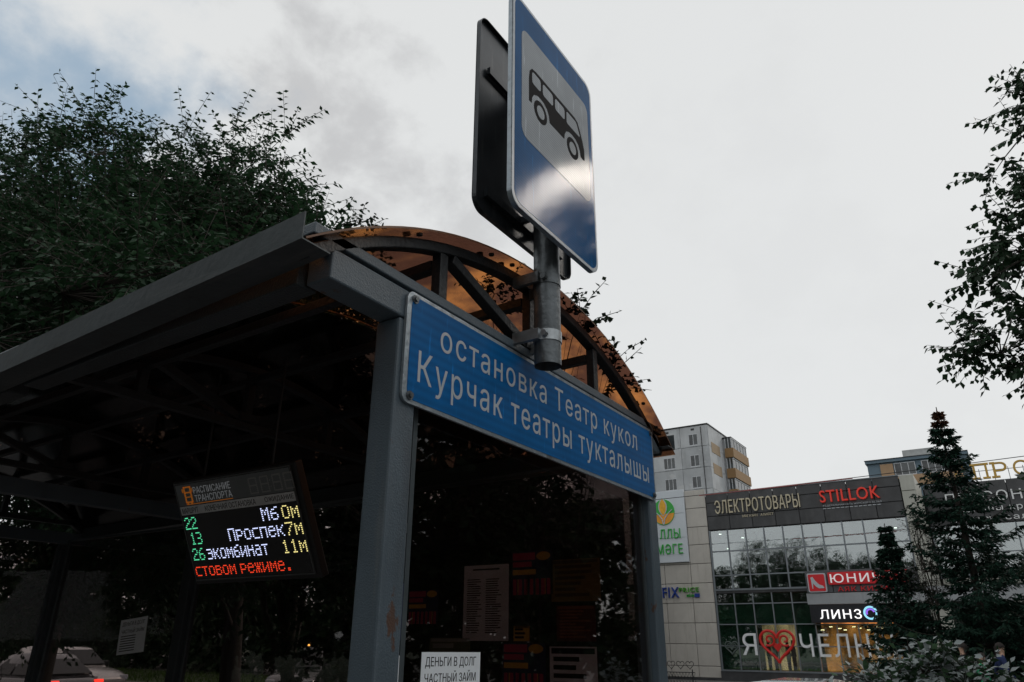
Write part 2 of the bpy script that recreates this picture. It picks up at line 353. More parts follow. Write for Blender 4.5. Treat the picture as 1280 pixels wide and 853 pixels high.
# ------------------------------------------------------------------ setting: ground, road
def sheet(name, pts, z, m, slope=0.):
    mb = MB(); mb.add([(a, b, z) for a, b in pts], [tuple(range(len(pts)))]); o = part(name, mb, m); o['kind'] = 'structure'; return o
EARTH = mat('earth_and_grass', (.030, .045, .018), .95, 0, .5, .8, .6, 20)
ASPH = mat('asphalt', (.05, .05, .052), .85, 0, .25, 2.5, .5, 120)
PAVE = mat('pavement_concrete', (.15, .14, .135), .85, 0, .2, 3, .4, 60)
KERB = mat('kerb_stone', (.22, .21, .2), .8, 0, .2, 4, .3, 40)
sheet('ground', [(-1500, -1500), (1500, -1500), (1500, 1500), (-1500, 1500)], -.20, EARTH)
sheet('bus_stop_pavement', [(-200, -8), (200, -8), (200, 5.6), (-200, 5.6)], 0, PAVE)
road = sheet('road', [(-300, 5.75), (300, 5.75), (300, 20), (-300, 20)], -.15, ASPH)
kb = MB(); kb.box(-200, 200, 5.6, 5.75, -.3, .01); part('kerb', kb, KERB, kind='structure')
kb = MB(); kb.box(-200, 200, 20, 20.15, -.3, 0.0); part('kerb', kb, KERB, kind='structure')
LINE = mat('road_paint', (.6, .6, .58), .7, 0, .2, 8)
mb = MB()
for x in range(-60, 40, 6): mb.box(x, x+3, 12.8, 12.92, -.149, -.146)
part('lane_marking', mb, LINE, kind='structure')
GRASS = mat('lawn', (.04, .065, .02), .95, 0, .4, 2, .8, 60)
sheet('grass_verge', [(-200, 20.15), (200, 20.15), (200, 28), (-200, 28)], -.02, GRASS)
sheet('mall_forecourt', [(-200, 28), (200, 28), (200, 60), (-200, 60)], -.012, PAVE)
# grass blades on the verge seen through the shelter
gv = []; gf = []
for i in range(9000):
    x = random.uniform(-60, 8); y = random.uniform(20.3, 27.5); h = random.uniform(.06, .2); a = random.uniform(0, 6.28); k = len(gv)
    dx, dy = math.cos(a)*.03, math.sin(a)*.03
    gv += [(x-dx, y-dy, -.03), (x+dx, y+dy, -.03), (x+random.uniform(-.06, .06), y+random.uniform(-.06, .06), h)]; gf.append((k, k+1, k+2))
mb = MB(); mb.v = gv; mb.f = gf; mb.m = [0]*len(gf); g = part('grass', mb, leafmat('grass_blade', (.05, .09, .02)))
props(g, 'short green grass on the verge across the road', 'grass', kind='stuff')

# ------------------------------------------------------------------ bus shelter
XF, XB = -1.45, -7.30           # end faces
YF, YB = 1.58, 3.65             # front and back post lines
def dr(x): return .018*(x+1.45)  # the whole roof falls gently away from the camera
sh = thing('bus_shelter', 'grey steel bus shelter with bronze barrel roof and a tinted glass end wall', 'bus shelter', (-3.3, 2.6, 0))
def post(x0, x1, y0, y1, top, m=None):
    mb = MB(); mb.box(x0, x1, y0, y1, 0.012, top)
    p = part('post', mb, m or STEEL, sh, bevel=.008)
    f = MB(); f.box(x0-.05, x1+.05, y0-.05, y1+.05, 0.001, .012); part('foot_plate', f, STEEL, p)
STEEL_M = mat('shaded_steel', (.030, .040, .046), .45, 0, .2, 6, .4, 150)  # same paint as the front post, darkened to stand in for shade
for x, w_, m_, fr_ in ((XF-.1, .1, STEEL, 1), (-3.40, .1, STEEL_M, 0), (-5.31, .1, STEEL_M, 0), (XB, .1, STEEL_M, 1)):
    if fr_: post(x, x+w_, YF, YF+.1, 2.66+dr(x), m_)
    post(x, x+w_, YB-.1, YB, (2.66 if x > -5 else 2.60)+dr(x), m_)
# roof arch geometry (circle in the y-z plane)
YC, RAD, ZT = 2.46, 2.226, 3.135
def arch(y, off=0.):
    r = RAD+off; return ZT-RAD+math.sqrt(max(r*r-(y-YC)**2, 0))
def arc_pts(y0, y1, off, n=28):
    a0 = math.asin((y0-YC)/RAD); a1 = math.asin((y1-YC)/RAD)
    return [(YC+(RAD+off)*math.sin(a0+(a1-a0)*i/n), ZT-RAD+(RAD+off)*math.cos(a0+(a1-a0)*i/n)) for i in range(n+1)]
def truss(x, near):
    z = dr(x); xc = x-.025
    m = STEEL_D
    if x != -3.25:
        b = MB(); lo_ = .055 if x < -5 else 0; b.box(x-.1, x, 1.276, 3.755, 2.662+z-lo_, 2.762+z-lo_); part('cross_beam', b, STEEL, sh, bevel=.006)
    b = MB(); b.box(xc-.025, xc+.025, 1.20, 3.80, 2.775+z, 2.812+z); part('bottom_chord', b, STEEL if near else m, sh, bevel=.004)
    b = MB(); P = arc_pts(1.17, 3.80, -.022)
    vs_ = []; fs = []
    t_ = .02
    for (y, zz) in P:
        d = Vector((0, y-YC, zz-(ZT-RAD))).normalized()
        for sx, sr in ((-.025, -t_), (.025, -t_), (.025, t_), (-.025, t_)): vs_.append((xc+sx, y+d.y*sr, zz+z+d.z*sr))
    for i in range(len(P)-1):
        for k in range(4): fs.append((4*i+k, 4*i+(k+1) % 4, 4*i+4+(k+1) % 4, 4*i+4+k))
    fs += [(3, 2, 1, 0), tuple(4*(len(P)-1)+k for k in range(4))]
    b.add(vs_, fs); part('arch_tube', b, m, sh, bevel=.004)
    for y in (1.80, 2.41, 3.00, 3.42):
        if y == 3.42: continue
        zt = arch(y)-.045+z; b = MB(); b.box(xc-.02, xc+.02, y-.022, y+.022, 2.812+z, zt); part('strut', b, m, sh, bevel=.003)
    b = MB(); b.bar((xc, 1.85, arch(1.85)-.055+z), (xc, 2.38, 2.825+z), .04, .045, (1, 0, 0)); part('brace', b, m, sh, bevel=.003)
    b = MB(); b.box(xc-.03, xc+.03, 2.35, 2.47, 2.815+z, 2.86+z); part('gusset', b, m, sh)
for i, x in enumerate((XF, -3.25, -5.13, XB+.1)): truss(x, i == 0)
for y, n in ((1.80, 0), (2.41, 1), (3.00, 2)):
    zc = arch(y)-.085
    b = MB(); b.frame((XF-.05, y-.02, zc-.02), (XB+.1-XF, 0, dr(XB+.1)), (0, .04, 0), (0, 0, .04)); part('purlin', b, STEEL_D, sh, bevel=.003)
# roof sheet, overhanging the end arch a little
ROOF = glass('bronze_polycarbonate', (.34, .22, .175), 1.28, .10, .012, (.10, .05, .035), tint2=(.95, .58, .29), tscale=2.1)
ROOF2 = glass('shaded_polycarbonate', (.15, .115, .10), 1.22, .12, .012, (.06, .045, .035), tint2=(.26, .19, .15), tscale=1.4)  # same sheet with the trees' shade over the rear roof put into its tint
P = arc_pts(1.135, 3.835, .006, 40); Q = arc_pts(1.135, 3.835, .012, 40); n = len(P); EDGE_S = mat('sheet_edge', (.16, .07, .03), .5)
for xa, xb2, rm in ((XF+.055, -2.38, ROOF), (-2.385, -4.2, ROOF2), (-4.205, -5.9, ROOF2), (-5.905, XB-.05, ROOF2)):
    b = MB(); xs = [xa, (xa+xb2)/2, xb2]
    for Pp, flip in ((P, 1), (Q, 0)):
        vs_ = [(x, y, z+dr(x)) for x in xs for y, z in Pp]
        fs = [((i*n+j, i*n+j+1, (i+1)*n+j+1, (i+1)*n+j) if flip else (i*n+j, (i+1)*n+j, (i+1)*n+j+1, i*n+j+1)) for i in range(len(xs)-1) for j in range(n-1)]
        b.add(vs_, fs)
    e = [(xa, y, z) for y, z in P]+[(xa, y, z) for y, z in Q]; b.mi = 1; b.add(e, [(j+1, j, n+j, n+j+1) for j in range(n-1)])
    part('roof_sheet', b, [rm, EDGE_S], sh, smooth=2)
# screws with washers along the end arch
scr = MB()
for y in (1.62, 2.05, 2.2, 2.75, 3.12, 3.36, 3.5, 3.66):
    for x in (XF-.03,):
        z = arch(y, .012); d = Vector((0, y-YC, z-(ZT-RAD))).normalized()
        scr.tube((x, y, z), (x, y+d.y*.012, z+d.z*.012), .014, 8)
        scr.tube((XF+.025, y, arch(y, .004)), (XF+.025, y-d.y*.004, arch(y, .004)-d.z*.008), .011, 8)
part('roof_screws', scr, BLACK, sh, kind='stuff')
# eave fascia (bent sheet) and the beam behind it
def sl(x): return .045*(x+1.40)
for y0, sgn, nm in ((1.115, 1, 'eave_fascia'), (3.845, -1, 'eave_fascia')):
    b = MB()
    x0, x1 = -1.395, XB-.1
    za, zb = sl(x0)*(1 if sgn > 0 else .3), sl(x1)*(1 if sgn > 0 else .3)
    b.frame((x0, y0, 2.695+za), (x1-x0, 0, zb-za), (0, .004*sgn, 0), (0, 0, .085))
    b.frame((x0, y0+.004*sgn, 2.695+za), (x1-x0, 0, zb-za), (0, .10*sgn, .0), (0, 0, .004))
    part(nm, b, GUTTER, sh)
for y in (1.25, 3.70):
    b = MB(); x0 = -1.56; x1 = XB
    for xa, xb2 in ((x0, -3.14), (-3.26, -5.1), (-5.16, XB+.1)):
        b.frame((xa, y, 2.662+dr(xa)-.0), (xb2-xa, 0, dr(xb2)-dr(xa)), (0, .08, 0), (0, 0, .10))
    part('eave_beam', b, STEEL_M, sh, bevel=.006)
b = MB(); b.tube((-1.6, 1.2, 2.80), (-3.02, 1.2, 2.755), .028, 12); b.tube((-3.09, 1.2, 2.753), (-7.2, 1.2, 2.65), .028, 12)
part('eave_rod', b, GUTTER, sh, smooth=True)
# glazing: end walls, back wall
TINT = glass('bronze_tinted_glass', (.62, .57, .56), 1.45, .015, .03, (.03, .025, .02))
FR = mat('pane_frame', (.09, .11, .12), .4, .4, .2, 10)
def pane(x0, x1, y0, y1, z0, z1):
    b = MB(); b.box(x0, x1, y0, y1, z0, z1); p = part('glass_pane', b, TINT, sh)
    f = MB(); t = .018
    if x1-x0 < .05:
        xm = (x0+x1)/2
        f.box(xm-.012, xm+.012, y0-.002, y0+t, z0, z1); f.box(xm-.012, xm+.012, y1-t, y1+.002, z0, z1); f.box(xm-.012, xm+.012, y0+t, y1-t, z0, z0+t); f.box(xm-.012, xm+.012, y0+t, y1-t, z1-t, z1)
    else:
        ym = (y0+y1)/2
        f.box(x0-.002, x0+t, ym-.012, ym+.012, z0, z1); f.box(x1-t, x1+.002, ym-.012, ym+.012, z0, z1); f.box(x0+t, x1-t, ym-.012, ym+.012, z0, z0+t); f.box(x0+t, x1-t, ym-.012, ym+.012, z1-t, z1)
    part('frame', f, FR, p)
pane(-1.503, -1.497, 1.725, 3.545, .35, 2.62)
pane(-7.253, -7.247, 1.70, 3.545, .35, 2.54)
pane(-3.29, -1.56, 3.597, 3.603, .35, 2.60)
pane(-5.20, -3.41, 3.597, 3.603, .35, 2.57)
pane(-7.19, -5.32, 3.597, 3.603, .35, 2.54)
for y in (1.68, ):
    b = MB(); 
    for z in (.6, 1.3, 2.0, 2.45): b.box(-1.512, -1.488, 1.68, 1.725, z, z+.03)
    part('glass_bracket', b, FR, sh)
# bench inside the shelter
bn = thing('bench', 'slatted bench inside the shelter against the back glass', 'bench', (-3.6, 3.25, 0))
for k in range(3): slab('slat', -4.6, -2.7, 3.12+k*.13, 3.22+k*.13, .43, .46, mat('bench_wood', (.10, .06, .035), .6, 0, .3, 12), bn)
for x in (-4.4, -2.9):
    b = MB(); b.box(x-.02, x+.02, 3.12, 3.48, .39, .43); b.box(x-.02, x+.02, 3.15, 3.19, 0, .39); b.box(x-.02, x+.02, 3.4, 3.44, 0, .39); part('leg', b, STEEL_D, bn)

# ------------------------------------------------------------------ stop name board
def rrect(a0, a1, b0, b1, r, n=6):
    o = []
    for cx, cy, s in ((a1-r, b0+r, -90), (a1-r, b1-r, 0), (a0+r, b1-r, 90), (a0+r, b0+r, 180)):
        for i in range(n+1): t = R(s+90*i/n); o.append((cx+r*math.cos(t), cy+r*math.sin(t)))
    return o
nb = thing('name_board', 'long blue board with white Cyrillic stop name under the end arch', 'sign', (-1.44, 2.61, 2.388))
U, VV = (0, 1, 0), (0, 0, 1)
b = MB(); b.prism(rrect(1.600, 3.622, 2.380, 2.760, .03), (-1.448, 0, 0), U, VV, (.010, 0, 0)); part('backing_plate', b, EDGE, nb)
b = MB(); b.prism(rrect(1.622, 3.607, 2.394, 2.746, .035), (-1.438, 0, 0), U, VV, (.0015, 0, 0)); part('blue_face', b, BLUEBOARD, nb)
letters('остановка Театр кукол', nb, WHITE, (-1.4365, 0, 0), U, VV, 1.775, 3.405, 2.576, 2.702, .0012, .012, sp=1.16)
letters('Курчак театры тукталышы', nb, WHITE, (-1.4365, 0, 0), U, VV, 1.667, 3.535, 2.430, 2.567, .0012, .012, sp=1.16)
for y, z in ((1.635, 2.735), (1.635, 2.405), (3.592, 2.735), (3.592, 2.405)):
    b = MB(); b.tube((-1.438, y, z), (-1.426, y, z), .009, 8); b.tube((-1.438, y, z), (-1.433, y, z), .015, 12); part('bolt', b, GALV, nb)

# ------------------------------------------------------------------ bus stop sign on its pipe
bs = thing('bus_stop_sign', 'blue square bus stop sign on a grey pipe clamped to the shelter', 'sign', (-1.33, 2.325, 2.58))
PX, PY = -1.335, 2.325
b = MB(); b.tube((PX, PY, 2.70), (PX, PY, 4.06), .054, 32, cap=False); b.tube((PX, PY, 4.06), (PX, PY, 4.061), .054, 32)
b.tube((PX, PY, 2.70), (PX, PY, 2.76), .050, 32, cap=False); b.tube((PX, PY, 2.76), (PX, PY, 2.761), .05, 32); part('pole', b, GALV, bs, smooth=True)
for z in (2.795, 3.045):
    b = MB(); b.tube((PX, PY, z), (PX, PY, z+.045), .0575, 32, cap=False); b.tube((PX, PY, z), (PX, PY, z+.0005), .0575, 32); b.tube((PX, PY, z+.0445), (PX, PY, z+.045), .0575, 32)
    b.box(PX-.12, PX+.0, PY-.075, PY-.055, z, z+.045); b.box(PX-.12, PX+.0, PY+.055, PY+.075, z, z+.045)
    b.tube((PX+.02, PY-.07, z+.022), (PX+.02, PY-.05, z+.022), .013, 8)
    part('clamp', b, ZINC if z < 2.9 else GALV, bs, smooth=True)
def plate(x, face, y0, y1, z0, z1):
    """sign plate with folded rim; face=+1 shows +x"""
    q = MB(); q.prism(rrect(y0, y1, z0, z1, .06, 8), (x, 0, 0), U, VV, (.003*face, 0, 0))
    pl = part('plate', q, GREYPLATE, bs)
    # folded rim
    q = MB(); o = rrect(y0, y1, z0, z1, .06, 8); i_ = rrect(y0+.003, y1-.003, z0+.003, z1-.003, .057, 8); n = len(o)
    xa, xb_ = x-.018*face, x+.0035*face
    q.v = [(xa, *p) for p in o]+[(xb_, *p) for p in o]+[(xa, *p) for p in i_]+[(xb_, *p) for p in i_]
    for k in range(n):
        j = (k+1) % n
        q.f += [(k, j, n+j, n+k), (2*n+j, 2*n+k, 3*n+k, 3*n+j), (n+k, n+j, 3*n+j, 3*n+k), (j, k, 2*n+k, 2*n+j)]
    q.m = [0]*len(q.f); part('rim', q, EDGE if face > 0 else GREYPLATE, pl)
    return pl
FX = -1.205
Y0, Y1, Z0, Z1 = 1.848, 2.540, 3.155, 4.180
pl = plate(FX, 1, Y0, Y1, Z0, Z1)
fx = FX+.0045
b = MB(); b.prism(rrect(Y0+.004, Y1-.004, Z0+.004, Z1-.004, .056, 8), (FX+.003, 0, 0), U, VV, (.001, 0, 0)); part('white_border', b, WHITE, pl)
b = MB(); b.prism(rrect(Y0+.016, Y1-.016, Z0+.016, Z1-.016, .05, 8), (FX+.004, 0, 0), U, VV, (.001, 0, 0)); part('blue_field', b, BLUESIGN, pl)
b = MB(); b.prism(rrect(1.912, 2.490, 3.490, 4.030, .045, 8), (FX+.005, 0, 0), U, VV, (.001, 0, 0)); part('white_panel', b, WHITESIGN, pl)
# bus pictogram
bp = MB(); ox = (FX+.006, 0, 0); D1 = (.0008, 0, 0); D2 = (.0014, 0, 0)
bus = [(1.966, 3.69), (1.966, 3.80), (1.972, 3.845), (1.990, 3.868), (2.020, 3.874), (2.360, 3.876), (2.385, 3.868), (2.405, 3.835), (2.428, 3.79), (2.442, 3.75), (2.443, 3.70), (2.440, 3.692),
       (2.415, 3.692), (2.405, 3.692), (2.40, 3.72), (2.385, 3.745), (2.36, 3.758), (2.330, 3.762), (2.30, 3.758), (2.275, 3.745), (2.260, 3.72), (2.255, 3.692),
       (2.130, 3.690), (2.125, 3.72), (2.11, 3.745), (2.085, 3.758), (2.056, 3.762), (2.03, 3.758), (2.005, 3.745), (1.990, 3.72), (1.986, 3.69)]
bp.prism(bus, ox, U, VV, D1)
def disc(mb, y, z, r, o, d, n=28): mb.prism([(y+r*math.cos(2*math.pi*i/n), z+r*math.sin(2*math.pi*i/n)) for i in range(n)], o, U, VV, d)
for yy in (2.056, 2.330): disc(bp, yy, 3.690, .052, ox, D1)
bus_o = part('pictogram', bp, INK, pl)
for yy in (2.056, 2.330): wb = MB(); disc(wb, yy, 3.690, .030, ox, D2); part('pictogram_wheel', wb, WHITESIGN, pl)
for a, c in ((1.990, 2.058), (2.075, 2.160), (2.178, 2.262)):
    wb = MB(); wb.prism(rrect(a, c, 3.795, 3.855, .014, 4), ox, U, VV, D2); part('pictogram_window', wb, WHITESIGN, pl)
wb = MB(); wb.prism([(2.280, 3.800), (2.280, 3.850), (2.288, 3.858), (2.362, 3.858), (2.376, 3.848), (2.400, 3.805), (2.398, 3.795), (2.288, 3.793)], ox, U, VV, D2)
part('pictogram_window', wb, WHITESIGN, pl)
BX = -1.435
pb = plate(BX, -1, 1.926, 2.700, 3.250, 4.244)
b = MB(); b.prism(rrect(1.942, 2.684, 3.266, 4.228, .05, 8), (BX-.003, 0, 0), U, VV, (-.001, 0, 0)); part('blue_field', b, BLUESIGN, pb)
for z in (3.34, 3.96):
    for X_, yy0, yy1 in ((FX-.02, 1.95, 2.50), (BX+.004, 2.0, 2.62)):
        b = MB(); b.box(X_, X_+.016, yy0, yy1, z, z+.035); part('rail', b, GREYPLATE, bs)
    b = MB(); b.box(BX+.02, FX-.02, PY-.075, PY-.056, z+.002, z+.033); b.box(BX+.02, FX-.02, PY+.056, PY+.075, z+.002, z+.033); part('bracket', b, GREYPLATE, bs)

# ------------------------------------------------------------------ LED timetable display
dp = thing('led_display', 'black hanging bus timetable display with lit green white and red dots', 'display', (-3.06, 2.25, 2.2))
O = Vector((-3.487, 2.20, 2.429)); DU = Vector((1, 0, 0)); DV = Vector((0, -.441, .8975)).normalized(); DN = DU.cross(DV).normalized(); W_, H_ = .857, .499
OB = O-DV*H_                      # bottom left
def dpt(u, v, d=0.): return OB+DU*(u*W_)+DV*((1-v)*H_)+DN*d
def dbox(mb, u0, u1, v0, v1, d0, d1):
    return mb.frame(dpt(u0, v1, d0), DU*((u1-u0)*W_), DV*((v1-v0)*H_), DN*(d1-d0))
b = MB(); dbox(b, -.025, 1.045, -.035, 1.055, -.05, -.006); part('housing', b, BLACK, dp, bevel=.006)
SCR = mat('display_front', (.018, .02, .021), .12, 0, .1, 4)
b = MB(); dbox(b, 0, 1, 0, 1, -.006, 0); part('screen', b, SCR, dp)
b = MB(); t_ = .006
for a in ((-t_, 1+t_, -t_*1.6, 0), (-t_, 1+t_, 1, 1+t_*1.6), (-t_, 0, 0, 1), (1, 1+t_, 0, 1)): dbox(b, *a, -.006, .002)
part('bezel', b, mat('bezel_grey', (.10, .11, .115), .35), dp)
HEAD = mat('display_header', (.17, .19, .20), .35); BAND = mat('display_band', (.70, .73, .75), .5)
b = MB(); dbox(b, .005, .995, .008, .225, 0, .0012); part('header', b, HEAD, dp)
b = MB(); dbox(b, .005, .995, .232, .320, 0, .0012); part('caption_band', b, BAND, dp)
def dtext(mb, s, u0, u1, v0, v1, bold=.01): text(mb, s, dpt(0, 1, .0012), DU, DV, u0*W_, u1*W_, (1-v1)*H_, (1-v0)*H_, .0006, bold)
b = MB(); dtext(b, 'РАСПИСАНИЕ', .165, .50, .045, .115); PP = mat('pale_print', (.50, .52, .53), .5, emit=(.8, .85, .9), estr=.07); part('header_lettering', b, PP, dp)
b = MB(); dtext(b, 'ТРАНСПОРТА', .165, .50, .130, .200); part('header_lettering', b, PP, dp)
for s_, a_, c_ in (('МАРШРУТ', .02, .17), ('КОНЕЧНАЯ ОСТАНОВКА', .235, .68), ('ОЖИДАНИЕ', .755, .985)):
    b = MB(); dtext(b, s_, a_, c_, .250, .305); part('caption_lettering', b, INK, dp)
b = MB()
for a in ((.075, .145, .030, .045), (.075, .145, .085, .100), (.075, .145, .185, .200), (.075, .088, .03, .2), (.132, .145, .03, .2), (.088, .132, .135, .145), (.075, .50, .212, .219), (.060, .070, .05, .09), (.150, .157, .05, .09), (.085, .1, .2, .215), (.12, .135, .2, .215)): dbox(b, *a, .0012, .0020)
part('bus_icon', b, mat('orange_print', (.55, .17, .02), .5, emit=(1, .3, .03), estr=.12), dp)
SEG = mat('unlit_segment', (.34, .36, .36), .5)
b = MB()
def dots(mb, u, v, du, dv, n, m_=1): 
    for k in range(n): dbox(mb, u+du*k, u+du*k+.0085, v+dv*k, v+dv*k+.014, .0012, .0022)
for cx in (.66, .755, .855, .925+.02):
    w0 = .055
    for vv in (.045, .115, .190): dots(b, cx, vv, w0/5, 0, 6)
    for uu in (cx-.004, cx+w0+.001): dots(b, uu, .057, 0, .0185, 8)
dbox(b, .828, .836, .09, .10, .0012, .002); dbox(b, .828, .836, .15, .16, .0012, .002)
part('clock_segments', b, SEG, dp, kind='stuff')
FONT = {
 '0': '01110 10001 10001 10001 10001 10001 01110', '1': '00100 01100 00100 00100 00100 00100 01110', '2': '01110 10001 00001 00110 01000 10000 11111',
 '3': '11110 00001 00001 01110 00001 00001 11110', '6': '00110 01000 10000 11110 10001 10001 01110', '7': '11111 00001 00010 00100 00100 01000 01000',
 'М': '10001 11011 10101 10101 10001 10001 10001', 'б': '00011 01100 10000 11110 10001 10001 01110', 'м': '00000 10001 11011 10101 10101 10001 10001',
 'П': '11111 10001 10001 10001 10001 10001 10001', 'р': '00000 11110 10001 10001 11110 10000 10000', 'о': '00000 01110 10001 10001 10001 10001 01110',
 'с': '00000 01111 10000 10000 10000 10000 01111', 'п': '00000 11111 10001 10001 10001 10001 10001', 'е': '00000 01110 10001 11111 10000 10001 01110',
 'к': '00000 10001 10010 11100 10100 10010 10001', 'э': '00000 11110 00001 01111 00001 00001 11110', 'и': '00000 10001 10001 10011 10101 11001 10001',
 'н': '00000 10001 10001 11111 10001 10001 10001', 'а': '00000 01110 00001 01111 10001 10001 01111', 'т': '00000 11111 00100 00100 00100 00100 00100',
 'в': '00000 11110 10001 11110 10001 10001 11110', 'ж': '00000 10101 10101 01110 01110 10101 10101', '.': '00000 00000 00000 00000 00000 01100 01100', ' ': ''}
def dotrow(name, s, u0, u1, v0, v1, m, cut=0):
    b = MB(); pitch = 6; cols = sum(3 if c in '. ' else pitch for c in s)-1-cut; du = (u1-u0)/cols; dv = (v1-v0)/7; x = -cut
    for c in s:
        rows = FONT[c].split()
        for r_i, row in enumerate(rows):
            for k, ch in enumerate(row):
                if ch == '1' and x+k >= 0: dbox(b, u0+(x+k+.22)*du, u0+(x+k+.78)*du, v0+(r_i+.24)*dv, v0+(r_i+.76)*dv, .0, .002)
        x += 3 if c in '. ' else pitch
    part(name, b, m, dp, kind='stuff')
LG = mat('led_green', (.02, .1, .06), .5, emit=(.12, .85, .42), estr=.9); LW = mat('led_white', (.1, .1, .12), .5, emit=(.62, .68, 1), estr=1.5)
LY = mat('led_yellow', (.1, .09, .03), .5, emit=(1, .85, .32), estr=1.1); LR_ = mat('led_red', (.1, .01, .01), .5, emit=(1, .06, .02), estr=1.1)
dotrow('route_digits', '22', .015, .125, .345, .475, LG); dotrow('route_digits', '13', .035, .140, .505, .635, LG); dotrow('route_digits', '26', .020, .130, .670, .800, LG)
dotrow('destination_dots', 'Мб', .700, .835, .345, .475, LW); dotrow('destination_dots', 'Проспек', .385, .850, .505, .635, LW); dotrow('destination_dots', 'экомбинат', .155, .690, .670, .800, LW)
dotrow('minute_dots', '0м', .865, .995, .345, .475, LY); dotrow('minute_dots', '7м', .865, .995, .505, .635, LY); dotrow('minute_dots', '11м', .805, .995, .670, .800, LY)
dotrow('ticker_dots', 'стовом режиме.', .010, .820, .845, .965, LR_)
for u in (.2, .8):
    q = dpt(u, 0, -.05); b = MB(); b.tube(q, (q.x, q.y, 3.02), .006, 8); part('hanger', b, BLACK, dp)

# ------------------------------------------------------------------ leaflets and posters
def paper(name, label, cat, face, o, u, v, wd, ht, m=PAPER, group=None):
    o, u, v = map(Vector, (o, u, v)); n = u.cross(v).normalized(); t = thing(name, label, cat, o, group)
    b = MB(); b.frame(o, u*wd, v*ht, n*.001); part('sheet', b, m, t); return t, o, u, v, n
# loan card on the outside of the end glass, stuck a little crooked
a = R(-.5); t, o, u, v, n = paper('leaflet', 'white leaflet offering a loan on the end glass beside the grey post', 'leaflet', 1, (-1.4955, 1.827, 1.463), (0, math.cos(a), math.sin(a)), (0, -math.sin(a), math.cos(a)), .302, .205, mat('bright_paper', (.8, .84, .88), .7, 0, .04, 9))
t.location = o; b = MB()
for s, v0, v1 in (('ДЕНЬГИ В ДОЛГ', .160, .192), ('ЧАСТНЫЙ ЗАЙМ', .121, .153)): b2_ = MB(); text(b2_, s, o+n*.001, u, v, .018, .278, v0, v1, .0005, .035); part('lettering', b2_, INK, t)
for k in range(4): b.frame(o+n*.0012+u*.02+v*(.10-.02*k), u*.2, v*.006, n*.0005)
part('small_print', b, INK, t, kind='stuff')
# card on the far end glass
a = R(5); t, o, u, v, n = paper('leaflet', 'small white loan leaflet stuck crooked on the back glass left of the display', 'leaflet', 1, (-6.06, 3.592, 1.575), (math.cos(a), 0, math.sin(a)), (-math.sin(a), 0, math.cos(a)), .36, .26, mat('bright_paper', (.8,)*3))
b = MB()
for s, v0, v1 in (('ДЕНЬГИ В ДОЛГ', .205, .240), ('ЧАСТНЫЙ ЗАЙМ', .155, .190)): b2_ = MB(); text(b2_, s, o+n*.001, u, v, .03, .33, v0, v1, .0005, .03); part('lettering', b2_, INK, t)
for k in range(7): b.frame(o+n*.0012+u*.03+v*(.13-.018*k), u*(.20), v*.006, n*.0005)
part('small_print', b, INK, t, kind='stuff')
# posters on the inside of the back glass (face -y)
BACK = 3.592
def bposter(label, cat, x0, x1, z0, z1, m, deco, tilt=0.):
    t, o, u, v, n = paper('poster', label, cat, 0, (x0, BACK, z0), (math.cos(tilt), 0, math.sin(tilt)), (-math.sin(tilt), 0, math.cos(tilt)), x1-x0, z1-z0, m)
    deco(t, o+n*.001, u, v, n, x1-x0, z1-z0); return t
def strip(mb, o, u, v, n, a0, a1, b0, b1): mb.frame(o+u*a0+v*b0, u*(a1-a0), v*(b1-b0), n*.0006)
def d_list(t, o, u, v, n, W, Hh):
    b = MB(); random.seed(3)
    for c0, c1 in ((.08, .42), (.5, .85)):
        for k in range(24):
            z = .10+.032*k*.95; strip(b, o, u, v, n, c0*W, (c0+(c1-c0)*random.uniform(.6, 1))*W, z*Hh, (z+.012)*Hh)
    strip(b, o, u, v, n, .2*W, .8*W, .93*Hh, .95*Hh); part('print', b, INK, t)
PINK = mat('magenta_print', (.45, .03, .10), .6); YEL = mat('yellow_print', (.65, .38, .05), .6); NAVY = mat('navy_paper', (.02, .03, .07), .7)
def d_ad(t, o, u, v, n, W, Hh):
    b = MB(); strip(b, o, u, v, n, .03*W, .58*W, .80*Hh, .97*Hh); strip(b, o, u, v, n, .03*W, .5*W, .64*Hh, .76*Hh)
    for k in range(7): strip(b, o, u, v, n, (.04+.137*k)*W, (.12+.137*k)*W, .0, .36*Hh)
    part('print', b, PINK, t)
    b = MB(); b.prism([(.78*W+.17*W*math.cos(a_*.3142), .88*Hh+.10*Hh*math.sin(a_*.3142)) for a_ in range(20)], o, u, v, n*.0008); strip(b, o, u, v, n, .03*W, .6*W, .46*Hh, .58*Hh)
    for k in range(4): strip(b, o, u, v, n, (.15+.22*k)*W, (.17+.22*k)*W, 0, .36*Hh)
    part('badge', b, YEL, t)
def d_lines(col, rows, m2):
    def f(t, o, u, v, n, W, Hh):
        b = MB(); random.seed(rows)
        strip(b, o, u, v, n, .04*W, .96*W, .90*Hh, .98*Hh)
        for k in range(rows): z = .86-.8*k/rows; strip(b, o, u, v, n, .08*W, random.uniform(.5, .92)*W, (z-.45/rows)*Hh, z*Hh)
        part('print', b, m2, t)
    return f
bposter('tall white notice with two columns of print on the back glass', 'poster', -2.645, -2.335, 1.70, 2.105, mat('grey_paper', (.70, .70, .76), .8), d_list)
bposter('magenta and yellow tear-off advert right of the tall white notice', 'poster', -2.315, -2.05, 1.935, 2.165, NAVY, d_ad)
bposter('magenta and yellow tear-off advert left of the tall white notice', 'poster', -3.06, -2.83, 1.79, 1.98, NAVY, d_ad)
bposter('magenta and yellow tear-off advert below the tall white notice', 'poster', -2.37, -2.10, 1.46, 1.69, NAVY, d_ad)
